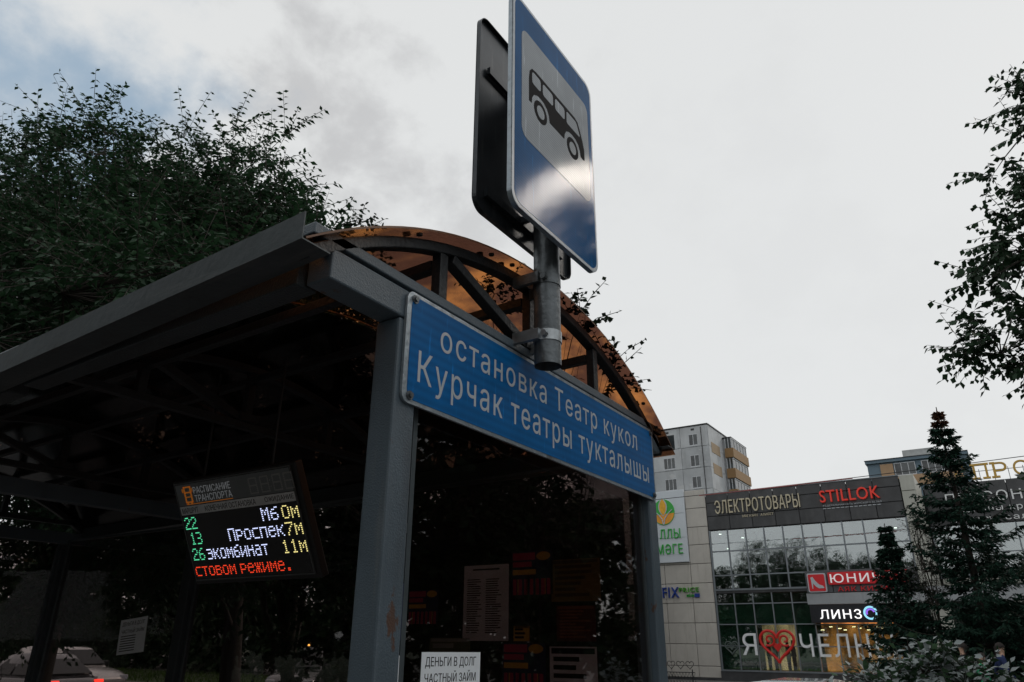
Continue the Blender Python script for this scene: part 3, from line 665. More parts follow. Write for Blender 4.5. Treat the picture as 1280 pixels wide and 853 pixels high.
bposter('faded ochre notice at the upper right of the back glass', 'poster', -2.06, -1.765, 1.895, 2.11, mat('ochre_paper', (.22, .15, .04), .8), d_lines(0, 6, mat('ochre_dark', (.08, .05, .02))))
bposter('dark red notice under the faded ochre notice', 'poster', -2.03, -1.80, 1.70, 1.875, mat('red_paper', (.10, .02, .015), .8), d_lines(0, 9, mat('dull_orange', (.25, .08, .03))))
bposter('white notice with a black heading low on the back glass', 'poster', -2.075, -1.80, 1.33, 1.675, mat('grey_paper', (.55,)*3), d_lines(0, 7, INK))
bposter('small yellow note between the two lower adverts', 'poster', -2.30, -2.20, 1.70, 1.775, YEL, d_lines(0, 3, INK))
bposter('pale green notice with a grey heading behind the loan leaflet', 'poster', -2.88, -2.59, 1.50, 1.715, mat('green_paper', (.12, .14, .08), .8), d_lines(0, 4, mat('grey_heading', (.3, .3, .28))))
# narrow vertical advert next to the post (on the glass bracket side)
t, o, u, v, n = paper('sticker', 'narrow sticker with magenta letters beside the grey front post', 'sticker', 0, (-1.4875, 1.688, 1.70), (0, 1, 0), (0, 0, 1), .032, .155, NAVY)
b = MB()
for k, ch in enumerate('ВТОМ'): text(b, ch, o+n*.001, u, v, .006, .026, .122-.038*k, .15-.038*k, .0005, .02)
part('lettering', b, mat('magenta_bright', (.75, .04, .25), .6), t)
t, o, u, v, n = paper('sticker', 'narrow green and white sticker low beside the front post', 'sticker', 0, (-1.4875, 1.688, 1.44), (0, 1, 0), (0, 0, 1), .032, .22, mat('bright_paper', (.8,)*3))
b = MB(); strip(b, o+n*.001, u, v, n, 0, .02, .02, .19); part('print', b, mat('green_print', (.05, .30, .05), .6), t)

# ------------------------------------------------------------------ shopping mall across the road
FY = 38.0
DARKP = mat('charcoal_cladding', (.052, .054, .058), .45, .1, .35, 1.3, .2, 8)
BEIGE = mat('beige_cladding', (.52, .495, .455), .55, 0, .10, .9, .1, 8)
GREYP = mat('grey_cladding', (.32, .34, .36), .5, 0, .10, 1.2)
CREAM = mat('cream_grey_cladding', (.44, .445, .40), .55, 0, .10, 1)
MULL = mat('aluminium_mullion', (.20, .225, .245), .4, .4, .1, 3)
CORE = mat('dark_wall_core', (.02, .02, .022), .8)
MG = glass('shop_window_glass', (.60, .70, .67), 3.6, .02, .05, (.02, .03, .03))
GREENF = mat('green_window_film', (.13, .28, .19), .3, 0, .35, .5)
mall = thing('shopping_mall', 'two storey shopping mall with charcoal parapet and tall glazing across the road', 'mall', (-7.7, FY, 0))
b = MB()
b.box(-40, -2.6, FY+1.9, FY+30, -.1, 8.8)
b.box(-40, -12.30, FY+.05, FY+1.9, -.1, 8.8)
b.box(-12.30, -3.1, FY+.05, FY+1.9, 7.05, 8.8); b.box(-12.30, -3.1, FY+.25, FY+1.9, 3.95, 4.15); b.box(-12.3, -3.1, FY+.05, FY+1.9, -.1, .49)
b.box(-3.15, -2.6, FY+.05, FY+1.9, -.1, 8.8)
part('wall', b, CORE, mall)
G_ = .012
wear(DARKP, (.10, .10, .10), (2.2, 2.2, .5), .54, .72, .5); wear(BEIGE, (.30, .27, .23), (5, 5, .5), .55, .75, .5); wear(CREAM, (.26, .25, .22), (5, 5, .5), .55, .75, .5); wear(GREYP, (.2, .2, .2), (4, 4, .5), .52, .72, .5)
def cladding(name, x0, x1, nx, zs, m, y=FY, xs_=None):
    xs_ = xs_ or [x0+(x1-x0)*i/nx for i in range(nx+1)]
    for i in range(len(xs_)-1):
        for j in range(len(zs)-1): slab(name, xs_[i]+G_, xs_[i+1]-G_, y, y+.05, zs[j]+G_, zs[j+1]-G_, m, mall)
cladding('cladding_panel', -12.34, -3.12, 8, (7.07, 7.77, 8.46, 8.93), DARKP)
b = MB(); b.box(-12.34, -3.12, FY-.03, FY+.3, 8.93, 8.97); part('coping', b, MULL, mall)
# beige wall with its seams (main column by the glass, narrower column further left)
zb = [0.10, .62, 1.62, 2.6, 3.55, 4.5, 5.45, 6.4, 7.3, 8.27, 9.23]
cladding('cladding_panel', 0, 0, 0, zb, BEIGE, xs_=[-15.6, -14.9, -13.48, -12.36])
cladding('cladding_panel', 0, 0, 0, zb, BEIGE, xs_=[-17.1, -16.2])
cladding('cladding_panel', 0, 0, 0, zb, BEIGE, xs_=[-25.1, -24.2])
cladding('cladding_panel', -24.2, -17.1, 6, (7.3, 8.27, 9.23), DARKP)
cladding('cladding_panel', -33, -25.1, 6, (7.3, 8.27, 9.23), DARKP)
for x0, x1, nx in ((-16.2, -15.6, 1), (-24.2, -17.1, 6), (-33, -25.1, 6)):
    for i in range(nx):
        for z0, z1 in ((.6, 2.5), (2.55, 4.4), (4.6, 6.9)):
            a, c = x0+(x1-x0)*i/nx, x0+(x1-x0)*(i+1)/nx; slab('window', a+.05, c-.05, FY-.0, FY+.04, z0, z1, MG, mall, 0)
# glazed front
ROWS = [.49, 1.55, 2.52, 3.47, 3.95]
UP = [4.17, 4.82, 5.99, 7.05]
NX = 10; XS = [-12.28+(-3.14+12.28)*i/NX for i in range(NX+1)]
def mull(x0, x1, z0, z1, d=.06): 
    b = MB(); b.box(x0, x1, FY-.03, FY+d, z0, z1); part('mullion', b, MULL, mall)
for i in range(NX):
    for j in range(3):
        if j == 2 and i == 9: continue
        x1 = XS[i+1] if not (j == 2 and i == 8) else XS[10]
        slab('window_pane', XS[i]+.03, x1-.03, FY+.01, FY+.03, UP[j]+.03, UP[j+1]-.03, MG, mall, 0)
for i in range(1, NX):
    mull(XS[i]-.03, XS[i]+.03, 4.17, 5.96 if i == 9 else 7.05)
mull(XS[0]-.05, XS[0]+.03, .49, 7.05); mull(XS[-1]-.03, XS[-1]+.05, 4.17, 7.05)
for k in range(NX):
    for z in (4.82, 5.99): mull(XS[k]+.031, XS[k+1]-.031, z-.03, z+.03, .05)
b = MB(); b.box(-12.32, -3.1, FY-.06, FY+.12, 4.09, 4.17); part('sill_band', b, MULL, mall)
b = MB(); b.box(-12.32, -3.1, FY-.01, FY+.12, 3.97, 4.085); part('spandrel', b, DARKP, mall)
# dim upper floor interior: floor slab, back wall
b = MB(); b.box(-12.2, -3.2, FY+1.75, FY+1.8, 4.2, 7.0); part('interior_wall', b, mat('dark_interior', (.03, .035, .035), .9, 0, .6, .7), mall)
LIT = mat('ceiling_lamp', (.8, .8, .8), .5, emit=(1, .95, .85), estr=6)
for x, z in ((-11.95, 6.95), (-11.6, 6.2), (-10.8, 6.7), (-4.1, 5.3), (-3.7, 6.7)):
    b = MB(); b.box(x-.05, x+.05, FY+.6, FY+.7, z-.04, z); part('ceiling_lamp', b, LIT, mall)
# ground floor
for i in range(NX):
    for j in range(4):
        if i >= 5 and j >= 2: continue
        x0, x1, z0, z1 = XS[i]+.03, XS[i+1]-.03, ROWS[j]+.025, ROWS[j+1]-.025
        clear = (i in (2, 3) and j < 2) or i >= 5 or j == 3
        slab('window_pane', x0, x1, FY+.01, FY+.03, z0, z1, MG, mall, 0)
        if not clear: slab('green_blind', x0, x1, FY+.06, FY+.07, z0, z1, GREENF, mall, 0)
for i in range(1, 11):
    mull(XS[i]-.025, XS[i]+.025, .49, 3.95 if i <= 5 else 2.5)
for k in range(NX):
    for z in (1.55, 2.52, 3.47) if k < 5 else (1.55, 2.50): mull(XS[k]+.026, XS[k+1]-.026, z-.025, z+.025, .05)
b = MB(); b.box(-12.32, -3.1, FY-.12, FY+.1, .42, .49); part('sill_band', b, MULL, mall)
b = MB(); b.box(-17.2, 8, FY-.08, FY+.04, -.1, .10); b.box(-12.36, -3.1, FY-.08, FY+.04, .1, .42); part('plinth', b, DARKP, mall)
# lit shop interiors behind the heart and at the right
def interior(x0, x1, z1, col, estr, streak):
    m = bpy.data.materials.new('lit_shop_wall'); m.use_nodes = True; t = m.node_tree; bb = t.nodes['Principled BSDF']; N = t.nodes.new; K = t.links.new
    c = N('ShaderNodeTexCoord'); mp_ = N('ShaderNodeMapping'); mp_.inputs['Scale'].default_value = streak; n = N('ShaderNodeTexNoise'); n.inputs['Scale'].default_value = 1; n.inputs['Detail'].default_value = 6
    K(c.outputs['Object'], mp_.inputs[0]); K(mp_.outputs[0], n.inputs['Vector']); r = N('ShaderNodeValToRGB')
    r.color_ramp.elements[0].position = .38; r.color_ramp.elements[0].color = tuple(q*.12 for q in col)+(1,); r.color_ramp.elements[1].position = .68; r.color_ramp.elements[1].color = (*col, 1)
    K(n.outputs['Fac'], r.inputs[0]); K(r.outputs[0], bb.inputs['Base Color']); K(r.outputs[0], bb.inputs['Emission Color']); bb.inputs['Emission Strength'].default_value = estr; bb.inputs['Roughness'].default_value = .8
    b = MB(); b.box(x0, x1, FY+1.2, FY+1.25, .3, z1); part('shop_interior', b, m, mall)
interior(-10.5, -8.7, 2.6, (.95, .58, .30), 1.5, (1.8, 1, .8))
interior(-7.7, -4.2, 2.6, (.80, .28, .07), 1.7, (1.6, 1, 1.1))
WARM = mat('warm_lamp', (.8, .7, .5), .5, emit=(1, .72, .4), estr=9)
for k in range(10):
    x = -7.5+.32*k; b = MB(); b.box(x-.07, x+.07, FY+.3+(k*7 % 5)*.17, FY+.36+(k*7 % 5)*.17, 2.25+(k*5 % 3)*.07, 2.28+(k*5 % 3)*.07); part('ceiling_lamp', b, WARM, mall)
for x in (-10.2, -9.9, -9.3, -9.05):
    b = MB(); b.tube((x, FY+.8, .3), (x, FY+.8, 1.1), .07, 8, .10); b.tube((x, FY+.8, 1.1), (x, FY+.8, 1.55), .13, 8, .10); b.tube((x, FY+.8, 1.6), (x, FY+.8, 1.82), .07, 8, .05)
    part('mannequin', b, mat('dark_clothes', (.05, .03, .03), .8), mall)
# sign band and canopy on the right half
cladding('cladding_panel', -7.84, -3.12, 4, (3.86, 4.86), mat('sign_band', (.085, .09, .10), .5), y=FY-.25)
b = MB(); b.box(-7.86, 3.6, FY-.32, FY-.02, 3.36, 3.84); part('canopy', b, GREYP, mall)
b = MB(); b.box(-3.1, 3.6, FY-.30, FY-.02, 3.86, 4.02); part('canopy_cap', b, GREYP, mall)
# pier with its deep side, then the recessed wing
zp = [4.04, 4.9, 5.75, 6.6, 7.4, 8.2, 8.93]
cladding('cladding_panel', 0, 0, 0, zp, CREAM, y=FY-.1, xs_=[-3.10, -2.54])
for j in range(len(zp)-1):
    b = MB(); b.box(-2.56, -2.50, FY-.09, FY+3.4, zp[j]+.012, zp[j+1]-.012); part('cladding_panel', b, CREAM, mall)
b = MB(); b.box(-2.9, -2.1, FY-.05, FY+.0, .3, 3.3); part('pier_base', b, CREAM, mall)
FY2 = 41.5
wing = thing('mall_wing', 'recessed right wing of the mall with charcoal parapet behind the tall spruce', 'building', (2, FY2, 0))
b = MB(); b.box(-2.45, 16, FY2+.06, FY2+20, -.1, 8.8); part('wall', b, CORE, wing)
_m = mall; mall = wing
cladding('cladding_panel', -2.4, 16, 16, (6.98, 7.6, 8.3, 8.95), DARKP, y=FY2)
for i in range(16):
    a = -2.4+18.4*i/16; c = a+18.4/16
    for z0, z1 in ((5.7, 6.95), (4.6, 5.66)): slab('window_pane', a+.03, c-.03, FY2+.01, FY2+.04, z0, z1, MG, wing, 0)
    slab('cladding_panel', a+.01, c-.01, FY2, FY2+.05, 3.4, 4.55, CREAM, wing)
    slab('window_pane', a+.03, c-.03, FY2+.01, FY2+.04, .4, 3.3, MG, wing, 0)
for i in range(17):
    a = -2.4+18.4*i/16; b = MB(); b.box(a-.03, a+.03, FY2-.03, FY2+.05, 4.56, 6.96); part('mullion', b, MULL, wing)
b = MB(); b.box(-2.4, 16, FY2-.04, FY2+.05, 5.66, 5.70); part('mullion', b, MULL, wing)
mall = _m
for x in (-1.9, .4, .9, 1.3):
    b = MB(); b.box(x-.3, x+.3, FY2+.5, FY2+.6, 6.78, 6.82); part('ceiling_lamp', b, LIT, wing)

# signs on the mall -------------------------------------------------
UX, UZ = (1, 0, 0), (0, 0, 1)
def sign(label, x, z, y=FY-.05): return thing('shop_sign', label, 'sign', (x, y, z))
YL = FY-.01
s = sign('beige channel letters of an electrical goods shop on the charcoal parapet', -9.7, 7.85)
BL = mat('beige_letter', (.58, .52, .38), .5, 0, .08, 5); letters('ЭЛЕКТРОТОВАРЫ', s, BL, (0, YL, 0), UX, UZ, -11.86, -7.62, 7.86, 8.55, .10, .04, sp=1.08)
b = MB(); text(b, 'МАГАЗИН · АЛИБЕТ', (0, YL, 0), UX, UZ, -10.5, -8.95, 7.60, 7.72, .03, .02); part('small_lettering', b, BL, s, kind='stuff')
s = sign('red channel letters in Latin script on the right of the parapet', -5.3, 7.9)
letters('STILLOK', s, mat('red_letter', (.72, .035, .02), .4, 0, .05, 5, emit=(1, .06, .03), estr=.12), (0, YL, 0), UX, UZ, -6.66, -4.02, 7.98, 8.55, .14, .06, sp=1.08)
b = MB(); text(b, 'ФЕДЕРАЛЬНАЯ СЕТЬ ЖЕНСКОГО БЕЛЬЯ', (0, YL, 0), UX, UZ, -6.60, -4.0, 7.77, 7.87, .03, .02); part('small_lettering', b, WHITE, s, kind='stuff')
b = MB()
for k in range(13): b.box(-6.6+.2*k, -6.6+.2*k+.15, YL-.02, YL, 7.68, 7.71)
part('small_line', b, WHITE, s)
s = sign('white board with a sheaf emblem and green letters on the beige wall', -14.5, 5.6)
WB = mat('white_board', (.62, .67, .72), .5, 0, .04, 1.5)
for z0, z1 in ((5.56, 6.8), (6.81, 8.05), (8.06, 9.30)): slab('board_panel', -15.9, -13.48, FY-.14, FY-.02, z0, z1, WB, s)
GRN = mat('green_letter', (.03, .42, .05), .4, 0, .05, 4); ORG = mat('orange_sheaf', (.85, .36, .03), .4, 0, .1, 4)
def ell(cx, cz, rx, rz, n=32, rot=0.):
    return [(cx+rx*math.cos(t)*math.cos(rot)-rz*math.sin(t)*math.sin(rot), cz+rx*math.cos(t)*math.sin(rot)+rz*math.sin(t)*math.cos(rot)) for t in [2*math.pi*i/n for i in range(n)]]
YS = FY-.145
b = MB(); b.prism(ell(-14.66, 8.18, .62, .68), (0, YS, 0), UX, UZ, (0, -.03, 0)); part('emblem_disc', b, GRN, s)
def leafp(cx, z0, z1, wd, lean=0.):
    n = 10; P = []
    for i in range(n+1): t = i/n; P.append((cx+wd*math.sin(math.pi*t)**.8+lean*t*t, z0+(z1-z0)*t))
    for i in range(n-1, 0, -1): t = i/n; P.append((cx-wd*math.sin(math.pi*t)**.8+lean*t*t, z0+(z1-z0)*t))
    return P
b = MB(); b.prism([(a, c) for a, c in ell(-14.66, 8.16, .60, .62) if True][17:32]+[(-14.05, 8.1)], (0, YS-.03, 0), UX, UZ, (0, -.012, 0)); part('emblem_ground', b, ORG, s)
b = MB(); b.prism(leafp(-14.68, 7.95, 8.95, .25), (0, YS-.046, 0), UX, UZ, (0, -.012, 0)); part('emblem_halo', b, WHITE, s)
b = MB(); b.prism(leafp(-14.68, 8.0, 8.88, .19), (0, YS-.06, 0), UX, UZ, (0, -.012, 0)); part('emblem_grain', b, mat('amber_grain', (.80, .42, .02), .4), s)
for sg in (-1, 1):
    b = MB(); b.path([(-14.68+sg*.02, YS-.06, 7.52), (-14.68+sg*.07, YS-.06, 7.8), (-14.68+sg*.25, YS-.06, 8.05), (-14.68+sg*.52, YS-.06, 8.28)], .028, 6); part('emblem_line', b, WHITE, s)
letters('ЛЛЫ', s, GRN, (0, YS, 0), UX, UZ, -14.95, -13.82, 6.78, 7.28, .06, .05)
letters('МӘГЕ', s, GRN, (0, YS, 0), UX, UZ, -15.15, -13.75, 5.98, 6.50, .06, .05)
s = sign('blue and green price shop letters low on the beige wall', -14.1, 3.8)
letters('FIX', s, mat('blue_letter', (.015, .05, .28), .4), (0, YL, 0), UX, UZ, -15.05, -14.18, 3.82, 4.33, .12, .06)
letters('PRICE', s, mat('green_letter_dark', (.06, .35, .02), .4), (0, YL, 0), UX, UZ, -14.15, -13.12, 4.08, 4.30, .10, .05)
b = MB(); text(b, 'всё по', (0, YL, 0), UX, UZ, -13.78, -13.4, 3.84, 4.0, .06, .05); part('small_lettering', b, GRN, s)
b = MB(); b.box(-13.36, -13.1, YL-.06, YL, 3.82, 4.0); part('small_badge', b, mat('blue_letter', (.015, .05, .28), .4), s)
REDB = mat('red_board', (.50, .012, .02), .4, 0, .06, 3, emit=(1, .02, .03), estr=.06)
s = sign('red shoe shop sign with white stiletto square and slab letters', -5.6, 4.2, FY-.3)
YU = FY-.27
b = MB(); b.prism(rrect(-7.72, -6.90, 3.88, 4.72, .07), (0, YU, 0), UX, UZ, (0, -.12, 0)); part('emblem_border', b, WHITE, s)
b = MB(); b.prism(rrect(-7.67, -6.95, 3.93, 4.67, .05), (0, YU-.12, 0), UX, UZ, (0, -.02, 0)); part('emblem_square', b, REDB, s)
shoe = [(-7.56, 4.53), (-7.46, 4.56), (-7.38, 4.40), (-7.22, 4.22), (-7.06, 4.16), (-7.0, 4.10), (-7.02, 4.05), (-7.24, 4.05), (-7.36, 4.13), (-7.48, 4.28), (-7.50, 4.03), (-7.53, 4.03), (-7.545, 4.36)]
b = MB(); b.prism(shoe, (0, YU-.14, 0), UX, UZ, (0, -.02, 0)); part('shoe', b, WHITE, s)
b = MB(); b.prism(rrect(-6.80, -3.42, 4.20, 4.74, .05), (0, YU, 0), UX, UZ, (0, -.10, 0)); part('letter_board', b, REDB, s)
letters('ЮНИЧЕЛ', s, mat('white_lit_letter', (.75, .75, .78), .4, emit=(1, .95, .95), estr=.25), (0, YU-.10, 0), UX, UZ, -6.70, -3.55, 4.27, 4.66, .05, .045)
letters('АЯК КИЕМЕ', s, REDB, (0, YU, 0), UX, UZ, -6.45, -4.1, 3.90, 4.10, .06, .05)
s = sign('black optics sign with lit white letters and a blue ring', -5.9, 2.9, FY-.3)
b = MB(); b.box(-7.80, -3.9, FY-.34, FY-.10, 2.56, 3.34); part('board', b, mat('black_board', (.012, .013, .018), .35), s)
letters('ЛИНЗ', s, mat('lit_white', (.8, .8, .8), .4, emit=(1, .97, .97), estr=1.0), (0, FY-.34, 0), UX, UZ, -7.38, -5.62, 2.72, 3.12, .06, .045)
def ring(mb, cx, cz, r0, r1, y, d, n=36, a0=0., a1=6.2832):
    for i in range(n):
        t0, t1 = a0+(a1-a0)*i/n, a0+(a1-a0)*(i+1)/n
        mb.prism([(cx+r*math.cos(t), cz+r*math.sin(t)) for r, t in ((r0, t0), (r1, t0), (r1, t1), (r0, t1))], (0, y, 0), UX, UZ, (0, -d, 0))
b = MB(); ring(b, -5.24, 2.96, .21, .29, FY-.34, .05); part('ring', b, mat('lit_cyan', (.1, .4, .5), .4, emit=(.35, .75, .95), estr=.9), s)
b = MB(); ring(b, -5.24, 2.96, .12, .19, FY-.34, .05, 16, .2, 3.6); part('iris', b, mat('lit_violet', (.2, .1, .5), .4, emit=(.35, .15, .95), estr=.8), s)
# window lettering: Я (heart) ЧЕЛНЫ
s = thing('window_sign', 'white letters and a red spiral heart on the ground floor windows', 'sign', (-8.5, FY, 1.6))
WL = mat('white_window_letter', (.80, .83, .85), .5)
yw = FY-.035
letters('Я', s, WL, (0, yw, 0), UX, UZ, -11.20, -10.50, 1.15, 2.12, .02, .04)
letters('ЧЕЛНЫ', s, WL, (0, yw, 0), UX, UZ, -8.50, -4.55, 1.12, 2.10, .02, .04)
def heart(cx, cz, sz, n=40):
    P = []
    for i in range(n+1):
        t = math.pi*(1-2*i/n)              # bottom tip round and back
        P.append((cx+sz*16*math.sin(t)**3/17, cz+sz*(13*math.cos(t)-5*math.cos(2*t)-2*math.cos(3*t)-math.cos(4*t))/17))
    return P
def spiral(cx, cz, r, a0, turns, sg, n=26): return [(cx+sg*(r*(1-.75*i/n))*math.cos(a0+turns*6.283*i/n), cz+(r*(1-.75*i/n))*math.sin(a0+turns*6.283*i/n)) for i in range(n+1)]
REDH = mat('red_heart', (.65, .02, .015), .45, 0, .1, 4)
def heart3(parent, cx, cz, sz, r, m, y):
    b = MB(); b.path([(a, y, c) for a, c in heart(cx, cz, sz)], r, 8)
    for sg in (-1, 1): b.path([(a, y, c) for a, c in spiral(cx+sg*sz*.42, cz+sz*.22, sz*.34, -2.2, 1.15, -sg)], r*.8, 8)
    part('heart_outline', b, m, parent, smooth=True)
    b = MB(); b.prism([(cx, cz-.42*sz), (cx+.24*sz, cz-.12*sz), (cx+.1*sz, cz+.06*sz), (cx, cz-.02*sz), (cx-.1*sz, cz+.06*sz), (cx-.24*sz, cz-.12*sz)], (0, y+.02, 0), UX, UZ, (0, -.04, 0)); part('heart_core', b, m, parent)
heart3(s, -9.53, 1.65, .83, .062, REDH, yw-.05)
heart3(s, -11.72, 1.5, .34, .028, mat('pale_window_print', (.10, .13, .12), .5), yw-.02)
# wing signs
s = thing('shop_sign', 'white beauty salon lettering in three lines on the recessed wing', 'sign', (1, FY2-.05, 7.5))
WH = mat('white_letter', (.75, .77, .78), .5)
letters('ПЕРСОНА', s, WH, (0, FY2-.01, 0), UX, UZ, -1.55, 2.15, 7.98, 8.46, .08, .03)
letters('салоны красоты', s, WH, (0, FY2-.01, 0), UX, UZ, -1.1, 3.0, 7.46, 7.74, .06, .03)
letters('имидж. салон', s, WH, (0, FY2-.01, 0), UX, UZ, -1.5, 2.25, 6.99+.04, 7.28, .06, .03)
s = thing('roof_sign', 'large gold slab letters standing on the roof of the mall wing', 'sign', (.8, FY2+.3, 9))
GOLD = mat('gold_letter', (.50, .31, .06), .45, .2, .12, 5)
rs = (0, FY2+.3, 0)
for ch, a0, a1 in (('С', -1.0, -.38), ('П', -.22, .50), ('Р', .60, 1.30), ('О', 1.42, 2.2), ('М', 2.35, 3.2)):
    b = MB(); text(b, ch, rs, UX, UZ, a0+.08, a1-.04, 9.12, 9.82, .12, .035)
    if ch in 'ПМ':
        for xx in (a0+.15, a1-.13): b.box(xx-.16, xx+.16, FY2+.17, FY2+.3, 9.08, 9.17)
        b.box(a0-.02, a1+.04, FY2+.17, FY2+.3, 9.75, 9.84)
    if ch == 'Р': b.box(a0-.02, a0+.32, FY2+.17, FY2+.3, 9.08, 9.17); b.box(a0-.02, a0+.2, FY2+.17, FY2+.3, 9.75, 9.84)
    part('letter', b, GOLD, s)
b = MB()
for z in (9.0, 9.5): b.tube((-1.2, FY2+.36, z), (3.4, FY2+.36, z), .015, 6)
for k in range(8): b.tube((-1.1+.6*k, FY2+.38, 8.8), (-1.1+.6*k, FY2+.38, 9.6), .015, 6)
part('frame', b, MULL, s)
# wire with faded bunting
wt = thing('overhead_wire', 'sagging black cable with faded red tape above the mall roof', 'cable', (-8, 30, 7.6))
b = MB(); P = [(-22+2*k, 30, 7.55+.012*(k-6)**2*.25+.02*k) for k in range(20)]
P = [(x, 30, 7.30+.45*((x+22)/19)**1.0-.35*math.sin(math.pi*(x+22)/38)+.12) for x, _, _ in P]
b.path(P, .014, 5); part('wire', b, BLACK, wt)
b = MB(); b.path([(p[0], p[1], p[2]-.02) for p in P[6:10]], .022, 5); b.path([(p[0], p[1], p[2]-.02) for p in P[7:9]], .03, 5); part('tape', b, mat('faded_red_tape', (.35, .12, .12), .7), wt)
# ornamental fence of hearts and lattice
fe = thing('iron_fence', 'low black iron fence with heart tops in front of the beige wall', 'fence', (-14.5, 33, 0))
IRON = mat('black_iron', (.015, .016, .018), .5)
for k in range(26):
    cx = -22.6+.42*k
    b = MB(); b.path([(a, 33, c) for a, c in heart(cx, .80, .19, 20)], .014, 5); part('heart_top', b, IRON, fe)
b = MB()
for z in (.08, .50): b.tube((-22.8, 33, z), (-11.9, 33, z), .018, 5)
for k in range(78): x = -22.8+.14*k; b.bar((x, 33, .08), (x+.14, 33, .5), .012, .012); b.bar((x+.14, 33.01, .08), (x, 33.01, .5), .012, .012)
part('lattice', b, IRON, fe)
for k in range(7): b = MB(); b.tube((-22.8+1.8*k, 33, -.02), (-22.8+1.8*k, 33, .62), .025, 6); part('post', b, IRON, fe)

# ------------------------------------------------------------------ apartment block
CONC = mat('grey_panel_concrete', (.44, .46, .48), .85, 0, .20, .35, .2, 4); CONC2 = mat('pale_panel_concrete', (.52, .54, .56), .85, 0, .16, .5)
wear(CONC, (.30, .31, .32), (.6, .6, .12), .50, .66, .7); wear(CONC, (.58, .59, .6), (.5, .5, .7), .58, .64, .6); wear(CONC2, (.36, .37, .38), (.7, .7, .12), .52, .68, .7)
OCH = mat('ochre_balcony', (.30, .18, .08), .7, 0, .12, 1); WFR = mat('white_window_frame', (.55, .57, .6), .5); WGL = mat('dark_window_glass', (.05, .06, .065), .12, 0, .5, 1.2, spec=.8)
CURT = mat('curtain', (.12, .125, .13), .9, 0, .3, 2)
ap = thing('apartment_block', 'grey panel apartment block with ochre balconies behind the mall', 'apartment block', (-32, 90, 0))
b = MB(); b.box(-48, -28.2, 90.1, 104, -.2, 27.8); part('wall', b, CONC, ap)
for r in range(10):
    z1 = 27.8-2.75*r; z0 = z1-2.75
    if z0 < 10: break
    for i, (a, c) in enumerate(((-48, -42.6), (-42.6, -37.2), (-37.2, -31.85), (-31.85, -28.16))):
        slab('wall_panel', a+.02, c-.02, 90, 90.12, z0+.02, z1-.02, CONC2 if (i+r) % 3 == 0 else CONC, ap, .03)
    for k, (a, c) in enumerate(((90.1, 95.4), (95.4, 104))):
        b = MB(); b.box(-28.2, -28.12, a+.02, c-.02, z0+.02, z1-.02); part('wall_panel', b, CONC2, ap)
def window(x0, x1, z0, z1, n, y=90.0):
    f = MB(); t_ = .07
    f.box(x0, x1, y-.04, y+.02, z0-.10, z0); 
    xs_ = [x0+(x1-x0)*i/n for i in range(n+1)]
    f.box(x0, x1, y-.02, y+.03, z1-t_, z1); f.box(x0, x1, y-.02, y+.03, z0, z0+t_)
    for q in xs_: a = min(max(q, x0+t_/2), x1-t_/2); f.box(a-t_/2, a+t_/2, y-.02, y+.03, z0+t_, z1-t_)
    fo = part('window', f, WFR, ap)
    g = MB(); g.box(x0+.02, x1-.02, y-.004, y+.01, z0+.02, z1-.02); part('pane', g, WGL, fo)
    g = MB(); g.box(x0+.1, x0+.1+(x1-x0)*.28, y-.010, y-.005, z0+.08, z1-.08); part('curtain', g, CURT, fo)
for r in range(5):
    zt = 26.75-2.75*r
    window(-34.35, -32.75, zt-1.5, zt, 3); window(-30.72, -29.5, zt-1.5, zt, 2); window(-39.8, -38.2, zt-1.5, zt, 3)
b = MB(); b.box(-48.1, -28.05, 89.9, 90.3, 27.82, 27.95); b.box(-28.4, -28.02, 90.3, 104, 27.82, 27.95); part('roof_edge', b, BLACK, ap)
b = MB(); b.tube((-29.0, 89.95, 10), (-29.0, 89.95, 27.6), .05, 6); part('drainpipe', b, BLACK, ap)
for x in (-33.6, -30.1): b = MB(); b.box(x-.22, x+.22, 89.97, 90.01, 27.25, 27.5); part('vent', b, BLACK, ap)
for r in range(2):
    zt = 25.7-2.75*r; b = MB(); b.box(-28.13, -28.08, 91.0, 94.4, zt-1.35, zt); part('ochre_panel', b, mat('faded_ochre', (.36, .27, .18), .8), ap)
b = MB(); b.box(-28.13, -27.1, 96.2, 103, 10, 27.2); part('loggia_core', b, CONC, ap)
b = MB(); b.box(-28.13, -26.9, 96.0, 103.2, 27.22, 27.36); part('loggia_roof', b, BLACK, ap)
for r in range(4):
    zf = 24.7-2.75*r
    b = MB(); b.box(-27.9, -26.75, 95.9, 103.1, zf-.15, zf+1.1); part('balcony_parapet', b, OCH, ap)
    b = MB(); b.box(-27.75, -26.95, 96.0, 103.0, zf+1.1, zf+2.5); part('balcony_glass', b, WGL, ap)
    f = MB()
    for k in range(6): y = 96.0+1.38*k; f.box(-26.96, -26.90, y-.05, y+.05, zf+1.1, zf+2.45)
    f.box(-26.97, -26.90, 96, 103, zf+2.4, zf+2.55)
    for x in (-27.75, -27.35, -26.95): f.box(x-.05, x+.05, 95.93, 95.99, zf+1.1, zf+2.45)
    part('balcony_frame', f, WFR, ap)
